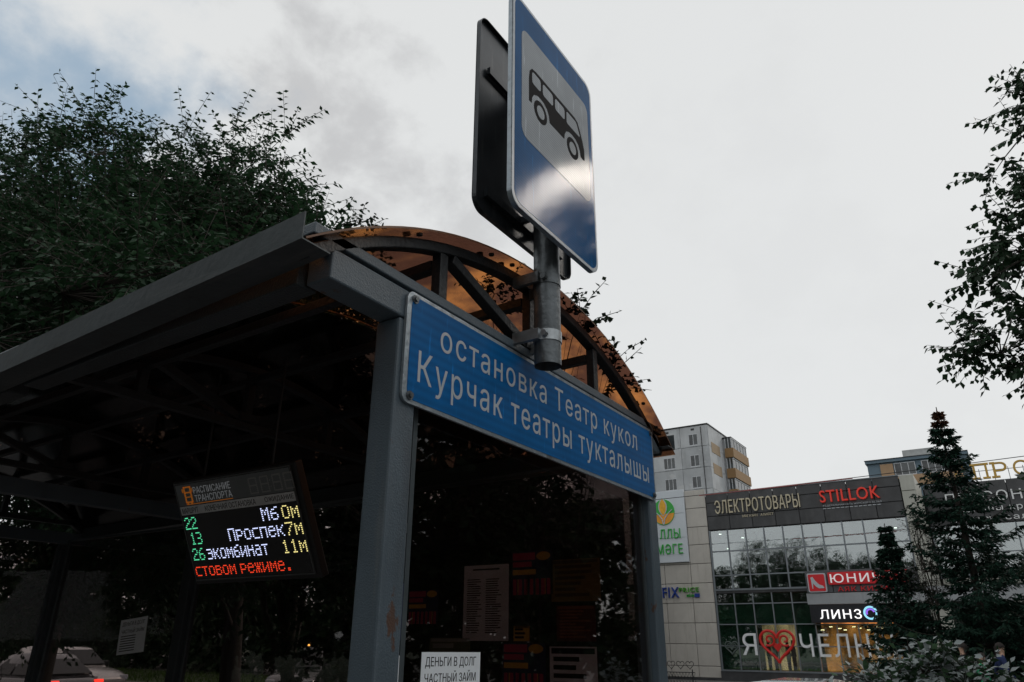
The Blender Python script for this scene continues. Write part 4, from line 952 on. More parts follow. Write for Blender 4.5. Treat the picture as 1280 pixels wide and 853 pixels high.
# second block behind the mall
a2 = thing('apartment_block', 'blue-grey block with glazed loggias just above the mall roof', 'apartment block', (-5, 90, 0))
BLU = mat('blue_grey_render', (.14, .20, .25), .8, 0, .12, .5); SAND = mat('sand_panel', (.42, .28, .17), .8, 0, .1, .6)
b = MB(); b.box(-10.3, -.55, 90.2, 104, -.2, 20.4); part('wall', b, BLU, a2)
b = MB(); b.box(-10.45, -.4, 89.9, 104, 20.42, 20.75); part('roof_slab', b, BLU, a2)
b = MB(); b.box(-6.6, -3.4, 91, 95, 20.76, 21.75); part('roof_house', b, mat('white_render', (.42, .44, .44), .85, 0, .2, 1.2), a2)
b = MB(); b.box(-10.5, -.35, 89.8, 104.1, 20.751, 20.80); part('roof_trim', b, BLACK, a2)
for r in range(4):
    zt = 20.3-2.75*r
    for x0, x1 in ((-7.6, -5.5), (-4.9, -3.0), (-2.9, -1.2)):
        _ap = ap; ap = a2; window(x0, x1, zt-1.45, zt-.05, 3, 90.12); ap = _ap
    for x0, x1 in ((-9.0, -7.65), (-7.6, -1.2)):
        slab('balcony_panel', x0, x1, 89.95, 90.1, zt-2.65, zt-1.5, SAND, a2, .02)
    slab('sand_panel', -9.0, -7.7, 90.05, 90.19, zt-1.45, zt-.05, SAND, a2, .02)

# ------------------------------------------------------------------ vegetation
def mesh_np(name, V_, F_, m, parent, kind=None, smooth=False):
    """V (n,3) world, F list of uniform-size index rows"""
    og = origin(parent); V_ = np.asarray(V_, dtype=np.float32)-np.array([og.x, og.y, og.z], dtype=np.float32)
    F_ = np.asarray(F_, dtype=np.int32); k = F_.shape[1]
    me = bpy.data.meshes.new(name); me.vertices.add(len(V_)); me.vertices.foreach_set('co', V_.ravel())
    me.loops.add(F_.size); me.loops.foreach_set('vertex_index', F_.ravel())
    me.polygons.add(len(F_)); me.polygons.foreach_set('loop_start', np.arange(0, F_.size, k, dtype=np.int32))
    try: me.polygons.foreach_set('loop_total', np.full(len(F_), k, dtype=np.int32))
    except Exception: pass
    me.materials.append(m); me.update(); me.validate()
    o = bpy.data.objects.new(name, me); C.objects.link(o); o.parent = parent; return props(o, kind=kind)
def unit(a): return a/np.maximum(np.linalg.norm(a, axis=-1, keepdims=True), 1e-9)
def leaves(P, D, size, rng, wid=.38, droop=.35):
    """one folded leaf of 6 vertices (2 quads) per point P, pointing along D"""
    n = len(P); D = unit(D+np.array([0, 0, -droop])); S = unit(np.cross(D, rng.normal(size=(n, 3))*.6+np.array([0, 0, 1.]))); N_ = np.cross(S, D)
    s = (size*rng.uniform(.65, 1.2, n))[:, None]; w_ = s*wid
    v = np.stack([P, P+D*s*.45+S*w_*.9+N_*s*.08, P+D*s*1.0, P+D*s*.45-S*w_*.9+N_*s*.08, P+D*s*.5, P+D*s*.1], 1)
    base = np.arange(n)[:, None]*6
    F = np.concatenate([base+np.array([0, 4, 2, 1]), base+np.array([0, 3, 2, 4])], 0)
    return v.reshape(-1, 3), F
def tubes_np(segs, r0, r1, k=4):
    segs = np.asarray(segs, dtype=float); A, B = segs[:, 0], segs[:, 1]; n = len(A); D = unit(B-A)
    ref = np.where(np.abs(D[:, 2:3]) > .9, np.array([[1., 0, 0]]), np.array([[0, 0, 1.]])); S = unit(np.cross(D, ref)); T = np.cross(S, D)
    r0 = np.broadcast_to(r0, n)[:, None]; r1 = np.broadcast_to(r1, n)[:, None]; vs_ = []
    for i in range(k):
        t = 2*math.pi*i/k; e = S*math.cos(t)+T*math.sin(t); vs_ += [A+e*r0, B+e*r1]
    V_ = np.stack(vs_, 1).reshape(-1, 3); b0 = np.arange(n)[:, None]*(2*k)
    F = np.concatenate([b0+np.array([2*i, 2*((i+1) % k), 2*((i+1) % k)+1, 2*i+1]) for i in range(k)], 0); return V_, F
BARK = mat('bark', (.05, .042, .035), .9, 0, .35, 8, .8, 30)
def tree(label, base, top, blobs, ncl, leaf, lm, group=None, seed=1, twigs=6, tl=.55, per=12, limb_r=.09, trunk_r=.14, cat='tree', name='tree', wid=.38, droop=.35, trunk_bend=.3):
    """trunk with limbs to leafy sprays spread through a set of ellipsoids (cx,cy,cz,rx,ry,rz)"""
    rng = np.random.default_rng(seed); t = thing(name, label, cat, base, group)
    base = np.array(base, float); top = np.array(top, float)
    m = 7; tp = [base+(top-base)*i/m+np.array([math.sin(i*1.3+seed)*trunk_bend*i/m*.4, math.cos(i*1.7+seed)*trunk_bend*i/m*.4, 0]) for i in range(m+1)]
    segs = [(tp[i], tp[i+1]) for i in range(m)]; ra = [trunk_r*(1-.8*i/m) for i in range(m+1)]
    V_, F = tubes_np(segs, np.array(ra[:-1]), np.array(ra[1:]), 9); mesh_np('trunk', V_, F, BARK, t)
    B = np.array(blobs, float); vol = B[:, 3]*B[:, 4]*B[:, 5]; pick = rng.choice(len(B), ncl, p=vol**.8/np.sum(vol**.8))
    d = unit(rng.normal(size=(ncl, 3))); rr = rng.uniform(.15, 1, ncl)**.42
    cl = B[pick, :3]+d*rr[:, None]*B[pick, 3:]
    # limbs
    seg = []; r0 = []; r1 = []
    nl = min(ncl, 40); mains = []
    for i in range(nl):
        c = cl[i]; k = rng.integers(2, m+1); st = tp[k]; mid = st*.45+c*.55+np.array([0, 0, .12*np.linalg.norm(c-st)])
        q = st*.75+mid*.25+rng.normal(size=3)*.05
        seg += [(st, q), (q, mid), (mid, c)]; r0 += [limb_r, limb_r*.7, limb_r*.45]; r1 += [limb_r*.7, limb_r*.45, limb_r*.12]; mains += [mid, c]
    mains = np.array(mains)
    for i in range(nl, ncl):
        dd = np.linalg.norm(mains-cl[i], axis=1); j = int(np.argmin(dd)); st = mains[j]
        mid = (st+cl[i])/2+rng.normal(size=3)*.06*dd[j]; seg += [(st, mid), (mid, cl[i])]; r0 += [limb_r*.2, limb_r*.14]; r1 += [limb_r*.14, limb_r*.05]
    # twigs
    cen = B[:, :3].mean(0); nt_ = ncl*twigs; ci = np.repeat(np.arange(ncl), twigs)
    outw = unit(cl[ci]-B[pick[ci], :3]+np.array([0, 0, .15])); td = unit(outw*.7+rng.normal(size=(nt_, 3))*.65)
    ln = tl*rng.uniform(.5, 1.25, nt_); st = cl[ci]; m1 = st+td*ln[:, None]*.5; m2 = m1+unit(td+np.array([0, 0, -.25]))*ln[:, None]*.5
    seg2 = np.concatenate([np.stack([st, m1], 1), np.stack([m1, m2], 1)], 0)
    segs = np.concatenate([np.array(seg), seg2], 0); R0 = np.concatenate([np.array(r0), np.full(len(seg2), .0045)]); R1 = np.concatenate([np.array(r1), np.full(len(seg2), .002)])
    V_, F = tubes_np(segs, R0, R1, 3); mesh_np('branches', V_, F, BARK, t, kind='stuff')
    # leaves alternate along each twig
    u_ = np.tile((np.arange(per)+.6)/per, nt_); ti = np.repeat(np.arange(nt_), per); u_ = np.clip(u_+rng.uniform(-.04, .04, len(u_)), .05, 1)[:, None]
    P = np.where(u_ < .5, st[ti]+(m1-st)[ti]*u_*2, m1[ti]+(m2-m1)[ti]*(u_-.5)*2)
    side = np.where(np.arange(len(ti)) % 2 == 0, 1., -1.)[:, None]; sd_ = unit(np.cross(td, np.array([0, 0, 1.])))[ti]
    D = unit(td[ti]*.55+sd_*side*.8+rng.normal(size=(len(ti), 3))*.3)
    V_, F = leaves(P, D, leaf, rng, wid, droop); mesh_np('crown', V_, F, lm, t, kind='stuff'); return t
LEAF = leafmat('tree_leaf', (.022, .052, .024), (.04, .075, .045)); LEAFD = leafmat('dark_leaf', (.016, .028, .016)); LEAFF = leafmat('far_leaf', (.022, .040, .02))
MAPLE = leafmat('maple_leaf', (.022, .045, .024), None, .5, .2)
SG = 'street trees behind the shelter'
tree('dense elm with bare twigs at its top directly behind the shelter roof', (-7.6, 6.0, 0), (-7.8, 5.6, 6.2), [(-7.9, 4.9, 5.3, 1.9, 1.5, 1.9), (-8.9, 4.9, 6.1, 1.5, 1.3, 1.7), (-6.9, 4.9, 4.2, 1.4, 1.2, 1.9), (-9.4, 5.2, 4.4, 2.0, 1.6, 1.6), (-9.6, 4.9, 7.6, .8, .6, .7), (-7.4, 4.9, 6.9, .7, .6, .7), (-6.5, 4.9, 5.9, .6, .6, .6), (-7.0, 4.7, 6.95, .9, .7, .85), (-6.35, 4.8, 5.75, .75, .6, .7), (-7.7, 4.8, 6.3, 1.3, .9, 1.2), (-8.6, 4.8, 7.6, 1.2, .9, 1.0), (-9.6, 5.3, 2.9, 2.6, 1.1, .9), (-7.0, 5.3, 2.9, 1.6, .9, .9), (-5.6, 3.3, 4.3, 1.3, 1.0, .7), (-7.2, 3.2, 4.8, 1.3, 1.2, 1.0)], 1080, .085, LEAF, SG, 5, 6, .62, 14, .05, wid=.27, droop=.5)
def near(bs, k=.8): return [(a*k, b*k, 1.7+(c-1.7)*k, d*k, e*k, f*k) for a, b, c, d, e, f in bs]
tree('tallest elm of the row at the left edge with drooping outer twigs', (-10.9, 5.5, 0), (-10.2, 5.0, 7.4), near([(-12.2, 5.0, 8.2, 1.9, 1.6, 2.0), (-13.2, 5.2, 6.3, 3.0, 2.0, 2.6), (-11.0, 5.0, 6.4, 2.0, 1.6, 2.4), (-15, 5.4, 8.0, 2.6, 1.8, 2.8), (-14.5, 6.6, 3.2, 3.4, 1.2, 1.3), (-12.2, 5, 9.9, .8, .7, .8)]), 700, .092, LEAF, SG, 9, 6, .75, 15, .05, .17, wid=.27, droop=.5)
tree('broad elm cut off by the left edge of the view', (-16.4, 5.8, 0), (-15.6, 5.1, 8.4), near([(-18.6, 5.6, 9.8, 3.0, 2.0, 3.0), (-19.8, 5.9, 7.2, 4.0, 2.4, 3.4), (-23, 6, 9.5, 3.0, 2.2, 3.2)]), 620, .105, LEAF, SG, 12, 6, .85, 15, .06, .19, wid=.27, droop=.5)
tree('slim elm whose thin trunk stands in front of the dark car', (-5.55, 5.05, 0), (-5.9, 4.9, 4.8), [(-5.9, 4.8, 4.6, 1.0, .8, 1.5), (-6.2, 4.9, 5.5, .7, .7, .8), (-5.3, 4.9, 3.2, 1.0, .8, .9)], 150, .085, LEAF, SG, 15, 7, .45, 12, .05, .08)
tree('small bushy tree behind the bronze roof with twigs poking above it', (-3.6, 5.0, 0), (-3.7, 4.8, 3.4), [(-3.9, 4.7, 2.9, .9, .6, .9), (-3.1, 4.6, 2.75, .55, .5, .75), (-3.6, 4.6, 1.9, .6, .5, .8), (-4.7, 4.7, 3.7, .8, .7, 1.2), (-4.2, 4.7, 1.9, 1.3, .6, .9), (-2.75, 4.6, 3.1, .30, .3, .35)], 400, .055, LEAFD, SG, 18, 6, .32, 11, .04, .07)
for k_, (x_, z_, n_) in enumerate(((-3.08, 4.35, 3), (-2.40, 3.92, 3), (-2.20, 3.58, 3), (-4.85, 5.45, 5))):
    tree(('thin leafy sapling shoot just left of the sign pole', 'thin leafy sapling shoot right of the sign pole', 'thin leafy sapling shoot over the lower end of the canopy', 'thin leafy sapling shoot over the crest of the canopy')[k_], (x_-.5, 4.75, 0), (x_-.25, 4.65, z_-.45), [(x_, 4.6, z_, .20, .2, .22)], n_+2, .055, LEAFD, 'sapling shoots behind the canopy', 200+k_, 4, .26, 9, .008, .014, cat='sapling', name='sapling')
# sapling branches that show over the end of the canopy
# maple on the right
def mp_blob(X_, Z_, rx, rz, y=9.): return (X_, y, Z_, rx, .6, rz)
tree('tall maple at the right edge whose ragged crown hangs into view', (3.2, 9.6, 0), (2.7, 9.2, 8.5), [mp_blob(1.75, 7.5, .42, .55), mp_blob(1.45, 6.7, .62, .5), mp_blob(1.25, 5.95, .72, .42), mp_blob(1.0, 5.2, .78, .42), mp_blob(.75, 4.62, .62, .28), mp_blob(1.2, 4.5, .5, .5), mp_blob(.95, 3.75, .26, .34), mp_blob(2.4, 6.2, 1.0, 2.2)], 250, .088, MAPLE, None, 21, 6, .46, 11, .05, .16, wid=.42, droop=.8)
# spruces
NEED = leafmat('spruce_needle', (.013, .033, .023), None, .5, .1, .06); NEEDT = leafmat('sunlit_needle', (.085, .045, .03), None, .4, .4)  # tip needles have the orange evening light painted into their colour
def spruce(label, x, y, h, rad, seed, sunlit=0., z0=.4, nw=26, group='spruces in front of the mall'):
    rng = np.random.default_rng(seed); t = thing('spruce', label, 'spruce', (x, y, 0), group)
    V_, F = tubes_np([((x, y, 0), (x, y, h*.5)), ((x, y, h*.5), (x, y, h))], np.array([.13*h/8, .08*h/8]), np.array([.08*h/8, .012]), 8); mesh_np('trunk', V_, F, BARK, t)
    seg = []; P = []; D = []; PT = []; DT = []
    for i in range(nw):
        f = i/(nw-1); z = z0+(h*.97-z0)*f**.9; L_ = rad*(1-f)**1.15*rng.uniform(.75, 1.15)+.05+.12*min(1, 3*(1-f)); nb_ = int(rng.integers(6, 9))
        for k in range(nb_):
            a = 2*math.pi*(k+rng.uniform(-.3, .3))/nb_+i*.7; l = L_*rng.uniform(.45, 1.2); zj = rng.uniform(-.55, .55)*(h-z0)/nw*(1-.5*f); dr_ = np.array([math.cos(a), math.sin(a), 0]); rise = .30*(f-.2)
            n = max(4, int(l/.11)); pts = [np.array([x, y, z+zj])+dr_*l*j/n+np.array([0, 0, rise*l*j/n-.22*l*math.sin(math.pi*.8*j/n)+.10*l*(j/n)**2]) for j in range(n+1)]
            for j in range(n): seg.append((pts[j], pts[j+1]))
            side = np.array([-dr_[1], dr_[0], 0]); issunlit = sunlit and z > h-sunlit
            for j in range(1, n+1):
                tl_ = .30*l*(1-.8*j/n)+.08
                for sg in (-1, 1, 0):
                    dd = unit(dr_*.75+side*sg*.9+np.array([0, 0, -.28+rng.normal()*.08])); cnt = 7 if sg else 3
                    for q in range(cnt):
                        u = (q+.5)/cnt; (PT if issunlit else P).append(pts[j]+dd*tl_*u); (DT if issunlit else D).append(dd+rng.normal(size=3)*.35)
    V_, F = tubes_np(seg, .010, .006, 3); mesh_np('branches', V_, F, BARK, t, kind='stuff')
    V_, F = leaves(np.array(P), np.array(D), .15, rng, .22, .1); mesh_np('crown', V_, F, NEED, t, kind='stuff')
    if PT:
        V_, F = leaves(np.array(PT), np.array(DT), .12, rng, .26, .1); mesh_np('sunlit_crown_tip', V_, F, NEEDT, t, kind='stuff')
spruce('tall broad spruce with a sunlit-coloured reddish tip beside the gold roof letters', -.62, 24, 8.15, 2.5, 31, .75, nw=27)
spruce('small slender spruce in front of the shoe shop sign', -2.62, 24.5, 5.0, 1.1, 33, 0, nw=21)
spruce('dark spruce at the right edge behind the taller one', 2.1, 25, 6.2, 2.6, 35, 0, nw=18)
spruce('low bushy spruce between the other two', .9, 22.8, 3.6, 1.9, 37, 0, nw=13)
tree('half bare dead sapling left of the tall spruce', (-1.75, 24.2, 0), (-1.7, 24.2, 5.0), [(-1.7, 24.2, 3.9, .45, .4, 1.1)], 60, .05, LEAFD, None, 41, 5, .5, 3, .02, .04)
# bush close to the kerb, pale leaf undersides
SILV = leafmat('silver_backed_leaf', (.035, .070, .035), (.30, .34, .34), .5, .15)
for lb, bx, by, bl, n_, sd_ in (('leafy bush with silvery leaf undersides low at the right', -1.0, 8.2, [(-1.0, 8.2, .95, .50, .5, .5), (-.5, 8.2, 1.05, .45, .5, .45), (-.75, 8.3, 1.35, .28, .3, .28)], 190, 51),
                        ('darker bush at the lower right corner beside the silvery one', .3, 8.6, [(.2, 8.6, .95, .75, .5, .55), (.9, 8.7, .9, .6, .5, .5)], 110, 52)):
    tree(lb, (bx, by, -.1), (bx, by, 1.2), bl, n_, .085, SILV, None, sd_, 5, .3, 8, .015, .03, cat='bush', name='bush', wid=.34, droop=.1)
# far trees across the road at the left
for i, (x, y, h) in enumerate(((-19.5, 29, 9), (-22, 31, 11), (-29, 30, 12), (-37, 29, 12), (-46, 31, 13), (-56, 30, 13), (-68, 33, 14), (-84, 30, 14), (-19, 34, 9)))  :
    tree(('dark leafy tree beyond the road, nearest to the mall', 'second dark tree beyond the road counting from the mall', 'third dark tree beyond the road counting from the mall', 'fourth dark tree beyond the road counting from the mall', 'fifth dark tree beyond the road, seen behind the display', 'sixth dark tree beyond the road, left of the display', 'seventh dark tree beyond the road, near the left edge', 'farthest dark tree beyond the road at the left edge', 'dark tree standing behind the front row, nearest to the mall')[i], (x, y, 0), (x+.3, y, h*.7), [(x, y, h*.62, 3.6*h/11, 3.2*h/11, h*.36), (x+1.5, y-.6, h*.40, 2.8*h/11, 2.4*h/11, h*.24), (x-2, y, h*.36, 2.8*h/11, 2.4*h/11, h*.26), (x, y, h*.14, 5.0, 2.4, h*.15)], 330, .42, LEAFF, 'trees beyond the road', 60+i, 6, 1.1, 6, .10, .2)
for i, x in enumerate((-20, -29, -38, -48, -60, -74)):
    tree('hedge shrub under the far trees, %s counting from the mall' % ('first', 'second', 'third', 'fourth', 'fifth', 'sixth')[i], (x, 28.6, 0), (x, 28.6, 2.2), [(x, 28.6, 1.5, 6.0, 1.0, 1.5)], 230, .25, LEAFF, 'hedge shrubs beyond the road', 80+i, 5, .5, 6, .03, .04, cat='shrub', name='shrub')
# trees on the photographer's side of the road, mirrored in the mall windows
for i, (x, y, h) in enumerate(((-44, -18, 11), (-37, -17, 11.4), (-30, -18, 10.8), (-23, -17, 11.3), (-16, -18, 11), (-9, -17, 11.2), (-2, -18, 10.8), (5, -17, 11.2), (12, -18, 11), (20, -17, 11.3))):
    tree('street tree behind the photographer, %s from the left in the mall windows' % ('first', 'second', 'third', 'fourth', 'fifth', 'sixth', 'seventh', 'eighth', 'ninth', 'tenth')[i], (x, y, 0), (x+.3, y, h*.7), [(x, y, h*.62, 4.6, 3.0, h*.34), (x+2.4, y+.5, h*.38, 3.2, 2.6, h*.26), (x-2.6, y, h*.36, 3.2, 2.6, h*.26)], 230, .5, LEAFF, 'trees reflected in the mall windows', 90+i, 6, 1.2, 6, .12, .22)

for i, (x, y, h, lb) in enumerate(((-6.5, -2.6, 7.5, 'unseen tree added left of the photographer to darken the shelter'), (-12.0, .6, 7.5, 'leafy tree added beyond the far end of the shelter to darken it'), (-17.5, 1.5, 8, 'farther leafy tree on the pavement beyond the shelter'), (5.2, 8.4, 7.0, 'leafy kerbside tree right of the view closest to the stop'), (3.6, 11.4, 7.0, 'leafy tree right of the view, just beyond the maple'), (7.6, 18, 9.5, 'leafy tree far right of the view on the other side of the lane'), (7.5, 3.6, 6.5, 'leafy pavement tree opposite the end of the shelter'))):  # the first two trees are added to darken the shelter
    tree(lb, (x, y, 0), (x+.2, y, h*.7), [(x, y, h*.60, 2.3, 2.2, h*.36), (x+1.0, y+.3, h*.40, 1.7, 1.6, h*.26), (x-1.2, y, h*.36, 1.7, 1.6, h*.26)], 260, .24, LEAFF, 'pavement trees and added shade trees beside the stop', 120+i, 6, .7, 7, .08, .14)

# ------------------------------------------------------------------ vehicles
CARG = mat('car_glass', (.008, .010, .012), .06, 0, .1, 3, spec=.4)
TAILM = mat('tail_lamp', (.45, .01, .01), .2, emit=(1, .03, .02), estr=.25); HEADM = mat('head_lamp', (.5, .52, .55), .15); RIM = mat('alloy_rim', (.30, .31, .32), .35, .8)
def car(label, x, y, rz, col, Lc=4.4, Wc=1.76, Hc=1.48, suv=False, z=-.15, lit=False, plate_txt=None):
    t = thing('parked_car' if not lit else 'car', label, 'car', (0, 0, 0)); og = (0, 0, 0)
    paint = mat('paint_%02d' % (int(col[0]*99)), col, .25, .3, .06, 3, coat=1.)
    gc = .20 if suv else .16; belt = .95 if suv else .86; hw = Wc/2
    # stations along the car: x, bottom, shoulder height, half width
    ST = [(-Lc/2, .42, belt-.22, hw*.80), (-Lc/2+.10, gc+.12, belt-.05, hw*.92), (-Lc/2+.5, gc, belt, hw), (-.6, gc, belt+.02, hw), (.6, gc, belt, hw), (Lc/2-1.0, gc, belt-.02, hw), (Lc/2-.35, gc+.03, belt-.14, hw*.95), (Lc/2-.08, gc+.12, belt-.28, hw*.84), (Lc/2, .40, belt-.36, hw*.70)]
    b = MB(); n = 10
    for sx, zb_, zs, w_ in ST:
        b.v += [(sx, -w_*.86, zb_), (sx, -w_*.98, zb_+.12), (sx, -w_, (zb_+zs)/2), (sx, -w_*.96, zs-.06), (sx, -w_*.86, zs), (sx, w_*.86, zs), (sx, w_*.96, zs-.06), (sx, w_, (zb_+zs)/2), (sx, w_*.98, zb_+.12), (sx, w_*.86, zb_)]
    for i in range(len(ST)-1):
        for k in range(n): j = (k+1) % n; b.f.append((i*n+k, (i+1)*n+k, (i+1)*n+j, i*n+j))
    b.f += [tuple(range(n)), tuple(reversed(range((len(ST)-1)*n, len(ST)*n)))]; b.m = [0]*len(b.f)
    o = part('body', b, paint, t, smooth=2, shift=False); sm = o.modifiers.new('s', 'SUBSURF'); sm.levels = sm.render_levels = 2
    # cabin
    r0, r1 = (-Lc/2+.12, 1.0) if suv else (-Lc/2+.45, 1.0); t0, t1 = (r0+.30, .25) if suv else (r0+.75, .15)
    b = MB(); zt = Hc
    for sx, zz, w_ in ((r0, belt-.04, hw*.90), (t0, zt-.05, hw*.70), (t0+.35, zt, hw*.70), (t1-.3, zt+.0, hw*.70), (t1, zt-.05, hw*.69), (r1, belt-.06, hw*.88)):
        b.v += [(sx, -w_, zz), (sx, -w_*.9, zz+.02), (sx, w_*.9, zz+.02), (sx, w_, zz), (sx, hw*.9, belt-.05), (sx, -hw*.9, belt-.05)]
    for i in range(5):
        for k in range(6): j = (k+1) % 6; b.f.append((i*6+k, (i+1)*6+k, (i+1)*6+j, i*6+j))
    b.m = [0]*len(b.f); o = part('cabin', b, paint, t, smooth=2, shift=False)
    def quad(nm, pts, m, th=.012):
        P = [Vector(p) for p in pts]; nn = (P[1]-P[0]).cross(P[2]-P[1]).normalized(); q = MB(); q.add([p-nn*.02 for p in P]+[p+nn*th for p in P], [(3, 2, 1, 0), (4, 5, 6, 7), (0, 1, 5, 4), (1, 2, 6, 5), (2, 3, 7, 6), (3, 0, 4, 7)]); return part(nm, q, m, t, shift=False)
    def cab(f, g, s):      # point on cabin side: f along bottom..., g height 0..1
        xb = r0+(r1-r0)*f; xt = t0+(t1-t0)*f; xx = xb+(xt-xb)*g; return (xx, s*(hw*.90+(hw*.70-hw*.90)*g), belt-.02+(zt-.06-belt)*g)
    for s in (-1, 1):
        for fa, fb in ((.10, .48), (.52, .88)):
            pts = [cab(fa, .12, s), cab(fb, .12, s), cab(fb, .90, s), cab(fa, .90, s)]
            if s > 0: pts = pts[::-1]
            quad('side_window', pts, CARG)
    wd = [(r1-.06, -hw*.80, belt+.05), (r1-.06, hw*.80, belt+.05), (t1+.06, hw*.64, zt-.10), (t1+.06, -hw*.64, zt-.10)]; quad('windscreen', wd, CARG, .03)
    wd = [(r0+.02, hw*.80, belt+.05), (r0+.02, -hw*.80, belt+.05), (t0-.03, -hw*.62, zt-.10), (t0-.03, hw*.62, zt-.10)]; quad('rear_window', wd, CARG, .03)
    for s in (-1, 1):
        q = MB(); q.box(-Lc/2-.015, -Lc/2+.12, min(s*hw*.62, s*hw*.88), max(s*hw*.62, s*hw*.88), belt-.30, belt-.08); part('tail_light', q, mat('tail_lamp_lit', (.5, .01, .01), .2, emit=(1, .05, .03), estr=3.5) if lit else TAILM, t, shift=False, bevel=.02)
        q = MB(); q.box(Lc/2-.22, Lc/2-.03, min(s*hw*.50, s*hw*.82), max(s*hw*.50, s*hw*.82), belt-.42, belt-.26); part('headlight', q, HEADM, t, shift=False, bevel=.02)
        q = MB(); q.box(.62, .80, min(s*hw*.92, s*hw*1.12), max(s*hw*.92, s*hw*1.12), belt+.0, belt+.16); part('wing_mirror', q, BLACK, t, shift=False, bevel=.03)
        for wx in (-Lc/2+.82, Lc/2-.86):
            q = MB(); q.tube((wx, s*(hw-.22), .33), (wx, s*(hw+.005), .33), .33, 24); wo = part('wheel', q, RUBBER, t, shift=False, smooth=True, bevel=.02)
            q = MB(); q.tube((wx, s*(hw+.0), .33), (wx, s*(hw+.012), .33), .20, 18); part('rim', q, RIM, wo, shift=False)
            q = MB(); q.tube((wx, s*(hw-.30), .36), (wx, s*(hw-.010), .36), .385, 24); part('wheel_arch', q, BLACK, t, shift=False)
    q = MB(); q.box(-Lc/2-.03, -Lc/2+.02, -.26, .26, .58, .69); pl_ = part('number_plate', q, PAPER, t, shift=False)
    q = MB(); q.box(-Lc/2-.02, Lc/2+.0, -hw*.7, hw*.7, .24, .36); part('bumper', q, BLACK, t, shift=False)
    t.location = (x, y, z); t.rotation_euler = (0, 0, rz); return t
car('silver car with only its pale roof showing at the bottom behind the shelter', -2.25, 7.9, R(180), (.50, .53, .56), 4.4, 1.76, 1.50)
car('white car seen from the front quarter through the far end glass', -28.5, 15.2, R(8), (.62, .60, .58), 4.5, 1.8, 1.55, True)
car('dark grey saloon with lit tail light in front of the white car', -24.3, 11.9, R(186), (.10, .10, .11), 4.5, 1.75, 1.42, lit=True)
car('black estate car driving away beyond the tree trunk', -20.6, 19.0, R(-55), (.015, .016, .018), 4.4, 1.76, 1.62, True)

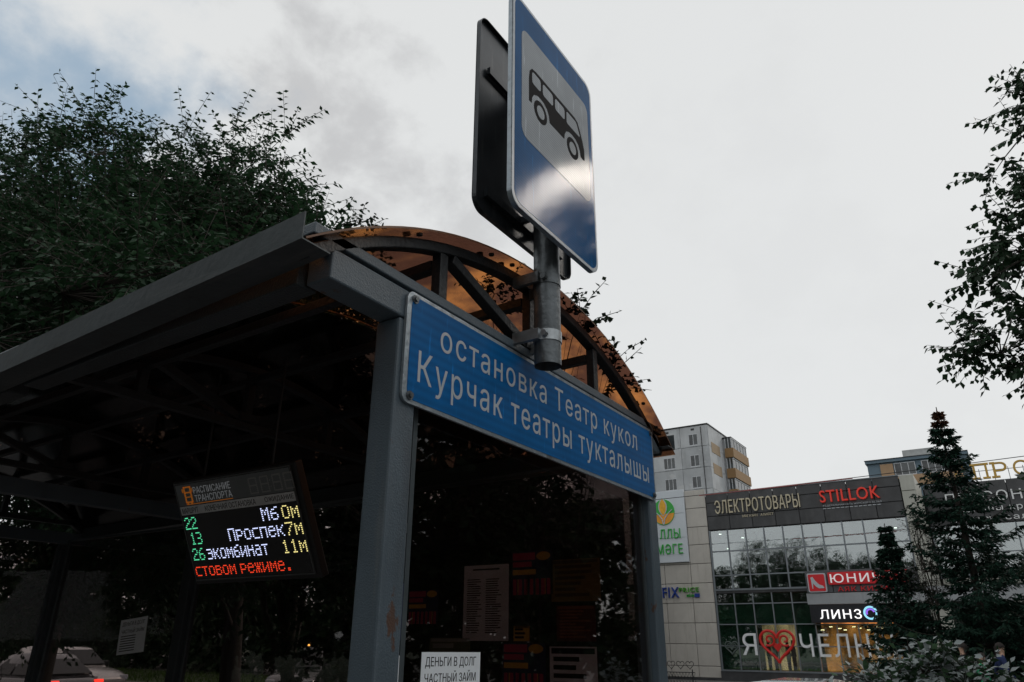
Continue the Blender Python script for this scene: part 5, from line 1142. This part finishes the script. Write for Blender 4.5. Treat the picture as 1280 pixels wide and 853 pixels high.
# ------------------------------------------------------------------ people by the spruces
SKIN = mat('skin', (.45, .28, .20), .6); HAIR = mat('dark_hair', (.02, .015, .012), .8); JEANS = mat('dark_jeans', (.03, .04, .07), .8)
def person(label, x, y, rz, topm, pose='stand', h=1.7, bag=None):
    t = thing('person', label, 'person', (0, 0, 0)); k = h/1.75; s_ = .22 if pose == 'walk' else .05
    J = {'pel': (0, 0, .98), 'spi': (0, 0, 1.18), 'che': (0, .01, 1.38), 'nek': (0, .02, 1.50), 'hea': (0, .04, 1.62), 'top': (0, .03, 1.74),
         'hipL': (-.10, 0, .92), 'kneL': (-.11, s_*.9, .50), 'ankL': (-.11, s_*.6, .09), 'toeL': (-.12, s_*.6+.16, .04), 'hipR': (.10, 0, .92), 'kneR': (.11, -s_*.2, .50), 'ankR': (.11, -s_*1.1, .10), 'toeR': (.12, -s_*1.1+.15, .04),
         'shL': (-.19, 0, 1.42), 'elL': (-.24, -.03-s_*.5, 1.14), 'wrL': (-.25, .05-s_*.4, .90), 'haL': (-.25, .07-s_*.4, .82), 'shR': (.19, 0, 1.42), 'elR': (.24, -.02+s_*.3, 1.14), 'wrR': (.24, .12+s_*.4, .92), 'haR': (.24, .15+s_*.4, .84)}
    RD = {'pel': .15, 'spi': .13, 'che': .16, 'nek': .055, 'hea': .095, 'top': .08, 'hip': .10, 'kne': .065, 'ank': .045, 'toe': .04, 'sh': .07, 'el': .048, 'wr': .032, 'ha': .035}
    E = [('pel', 'spi'), ('spi', 'che'), ('che', 'nek'), ('nek', 'hea'), ('hea', 'top')]
    for q in 'LR': E += [('pel', 'hip'+q), ('hip'+q, 'kne'+q), ('kne'+q, 'ank'+q), ('ank'+q, 'toe'+q), ('che', 'sh'+q), ('sh'+q, 'el'+q), ('el'+q, 'wr'+q), ('wr'+q, 'ha'+q)]
    N_ = list(J); me = bpy.data.meshes.new('body'); me.from_pydata([tuple(c*k for c in J[q]) for q in N_], [(N_.index(a), N_.index(c)) for a, c in E], [])
    o = bpy.data.objects.new('body', me); C.objects.link(o); sk = o.modifiers.new('skin', 'SKIN'); su = o.modifiers.new('sub', 'SUBSURF'); su.levels = su.render_levels = 1
    for i, q in enumerate(N_):
        r = RD.get(q, RD.get(q[:-1])); me.skin_vertices[0].data[i].radius = (r*k, r*k*(.75 if q in ('pel', 'spi', 'che') else 1)); me.skin_vertices[0].data[i].use_root = (q == 'pel')
    bpy.context.view_layer.update(); m2 = bpy.data.meshes.new_from_object(o.evaluated_get(bpy.context.evaluated_depsgraph_get())); bpy.data.objects.remove(o)
    for m in (JEANS, topm, SKIN, BLACK): m2.materials.append(m)
    for p in m2.polygons:
        z = p.center.z/k; hand = abs(p.center.x)/k > .19 and z < .93 and z > .7
        p.material_index = 2 if z > 1.50 or hand else (1 if z > .95 else (3 if z < .09 else 0)); p.use_smooth = True
    o = bpy.data.objects.new('body', m2); C.objects.link(o); o.parent = t
    b = MB(); n = 12
    for i in range(7):
        a = math.pi*.5*i/6
        for j in range(n): c = 2*math.pi*j/n; b.v.append((.105*k*math.cos(a)*math.cos(c), (.025+.108*math.cos(a)*math.sin(c))*k, (1.66+.115*math.sin(a))*k))
    for i in range(6):
        for j in range(n): b.f.append((i*n+j, i*n+(j+1) % n, (i+1)*n+(j+1) % n, (i+1)*n+j))
    b.m = [0]*len(b.f); b.box(-.08*k, .08*k, -.09*k, -.05*k, 1.52*k, 1.68*k); part('hair', b, HAIR, t, smooth=True, shift=False)
    if bag:
        b = MB(); b.box(.19, .33, .02, .30, .62, .86); part('bag', b, bag, t, shift=False, bevel=.03)
    t.location = (x, y, 0); t.rotation_euler = (0, 0, rz); return t
person('person in a dark jacket carrying a red bag under the spruces', -1.13, 22.0, R(60), mat('dark_jacket', (.02, .02, .025), .8), 'walk', 1.72, mat('red_bag', (.6, .03, .02), .6))
person('person in a green top beside the one with the red bag', -.80, 21.6, R(-120), mat('green_top', (.03, .35, .16), .8), 'stand', 1.5)
person('person in a blue jacket walking rightmost under the spruces', -.40, 21.8, R(-80), mat('blue_jacket', (.015, .03, .11), .8), 'walk', 1.72)

# amber beacon stack seen across the road
ab = thing('warning_beacon', 'row of small amber lamps on a pole beyond the road', 'beacon', (-26.5, 24.6, 0))
b = MB(); b.tube((-26.5, 24.6, 0), (-26.5, 24.6, 1.9), .04, 8); part('pole', b, BLACK, ab)
for z in (.95, 1.2, 1.45): b = MB(); b.tube((-26.5, 24.52, z), (-26.5, 24.48, z), .07, 10); part('lamp', b, mat('amber_lamp', (.5, .2, .02), .5, emit=(1, .45, .08), estr=5), ab)
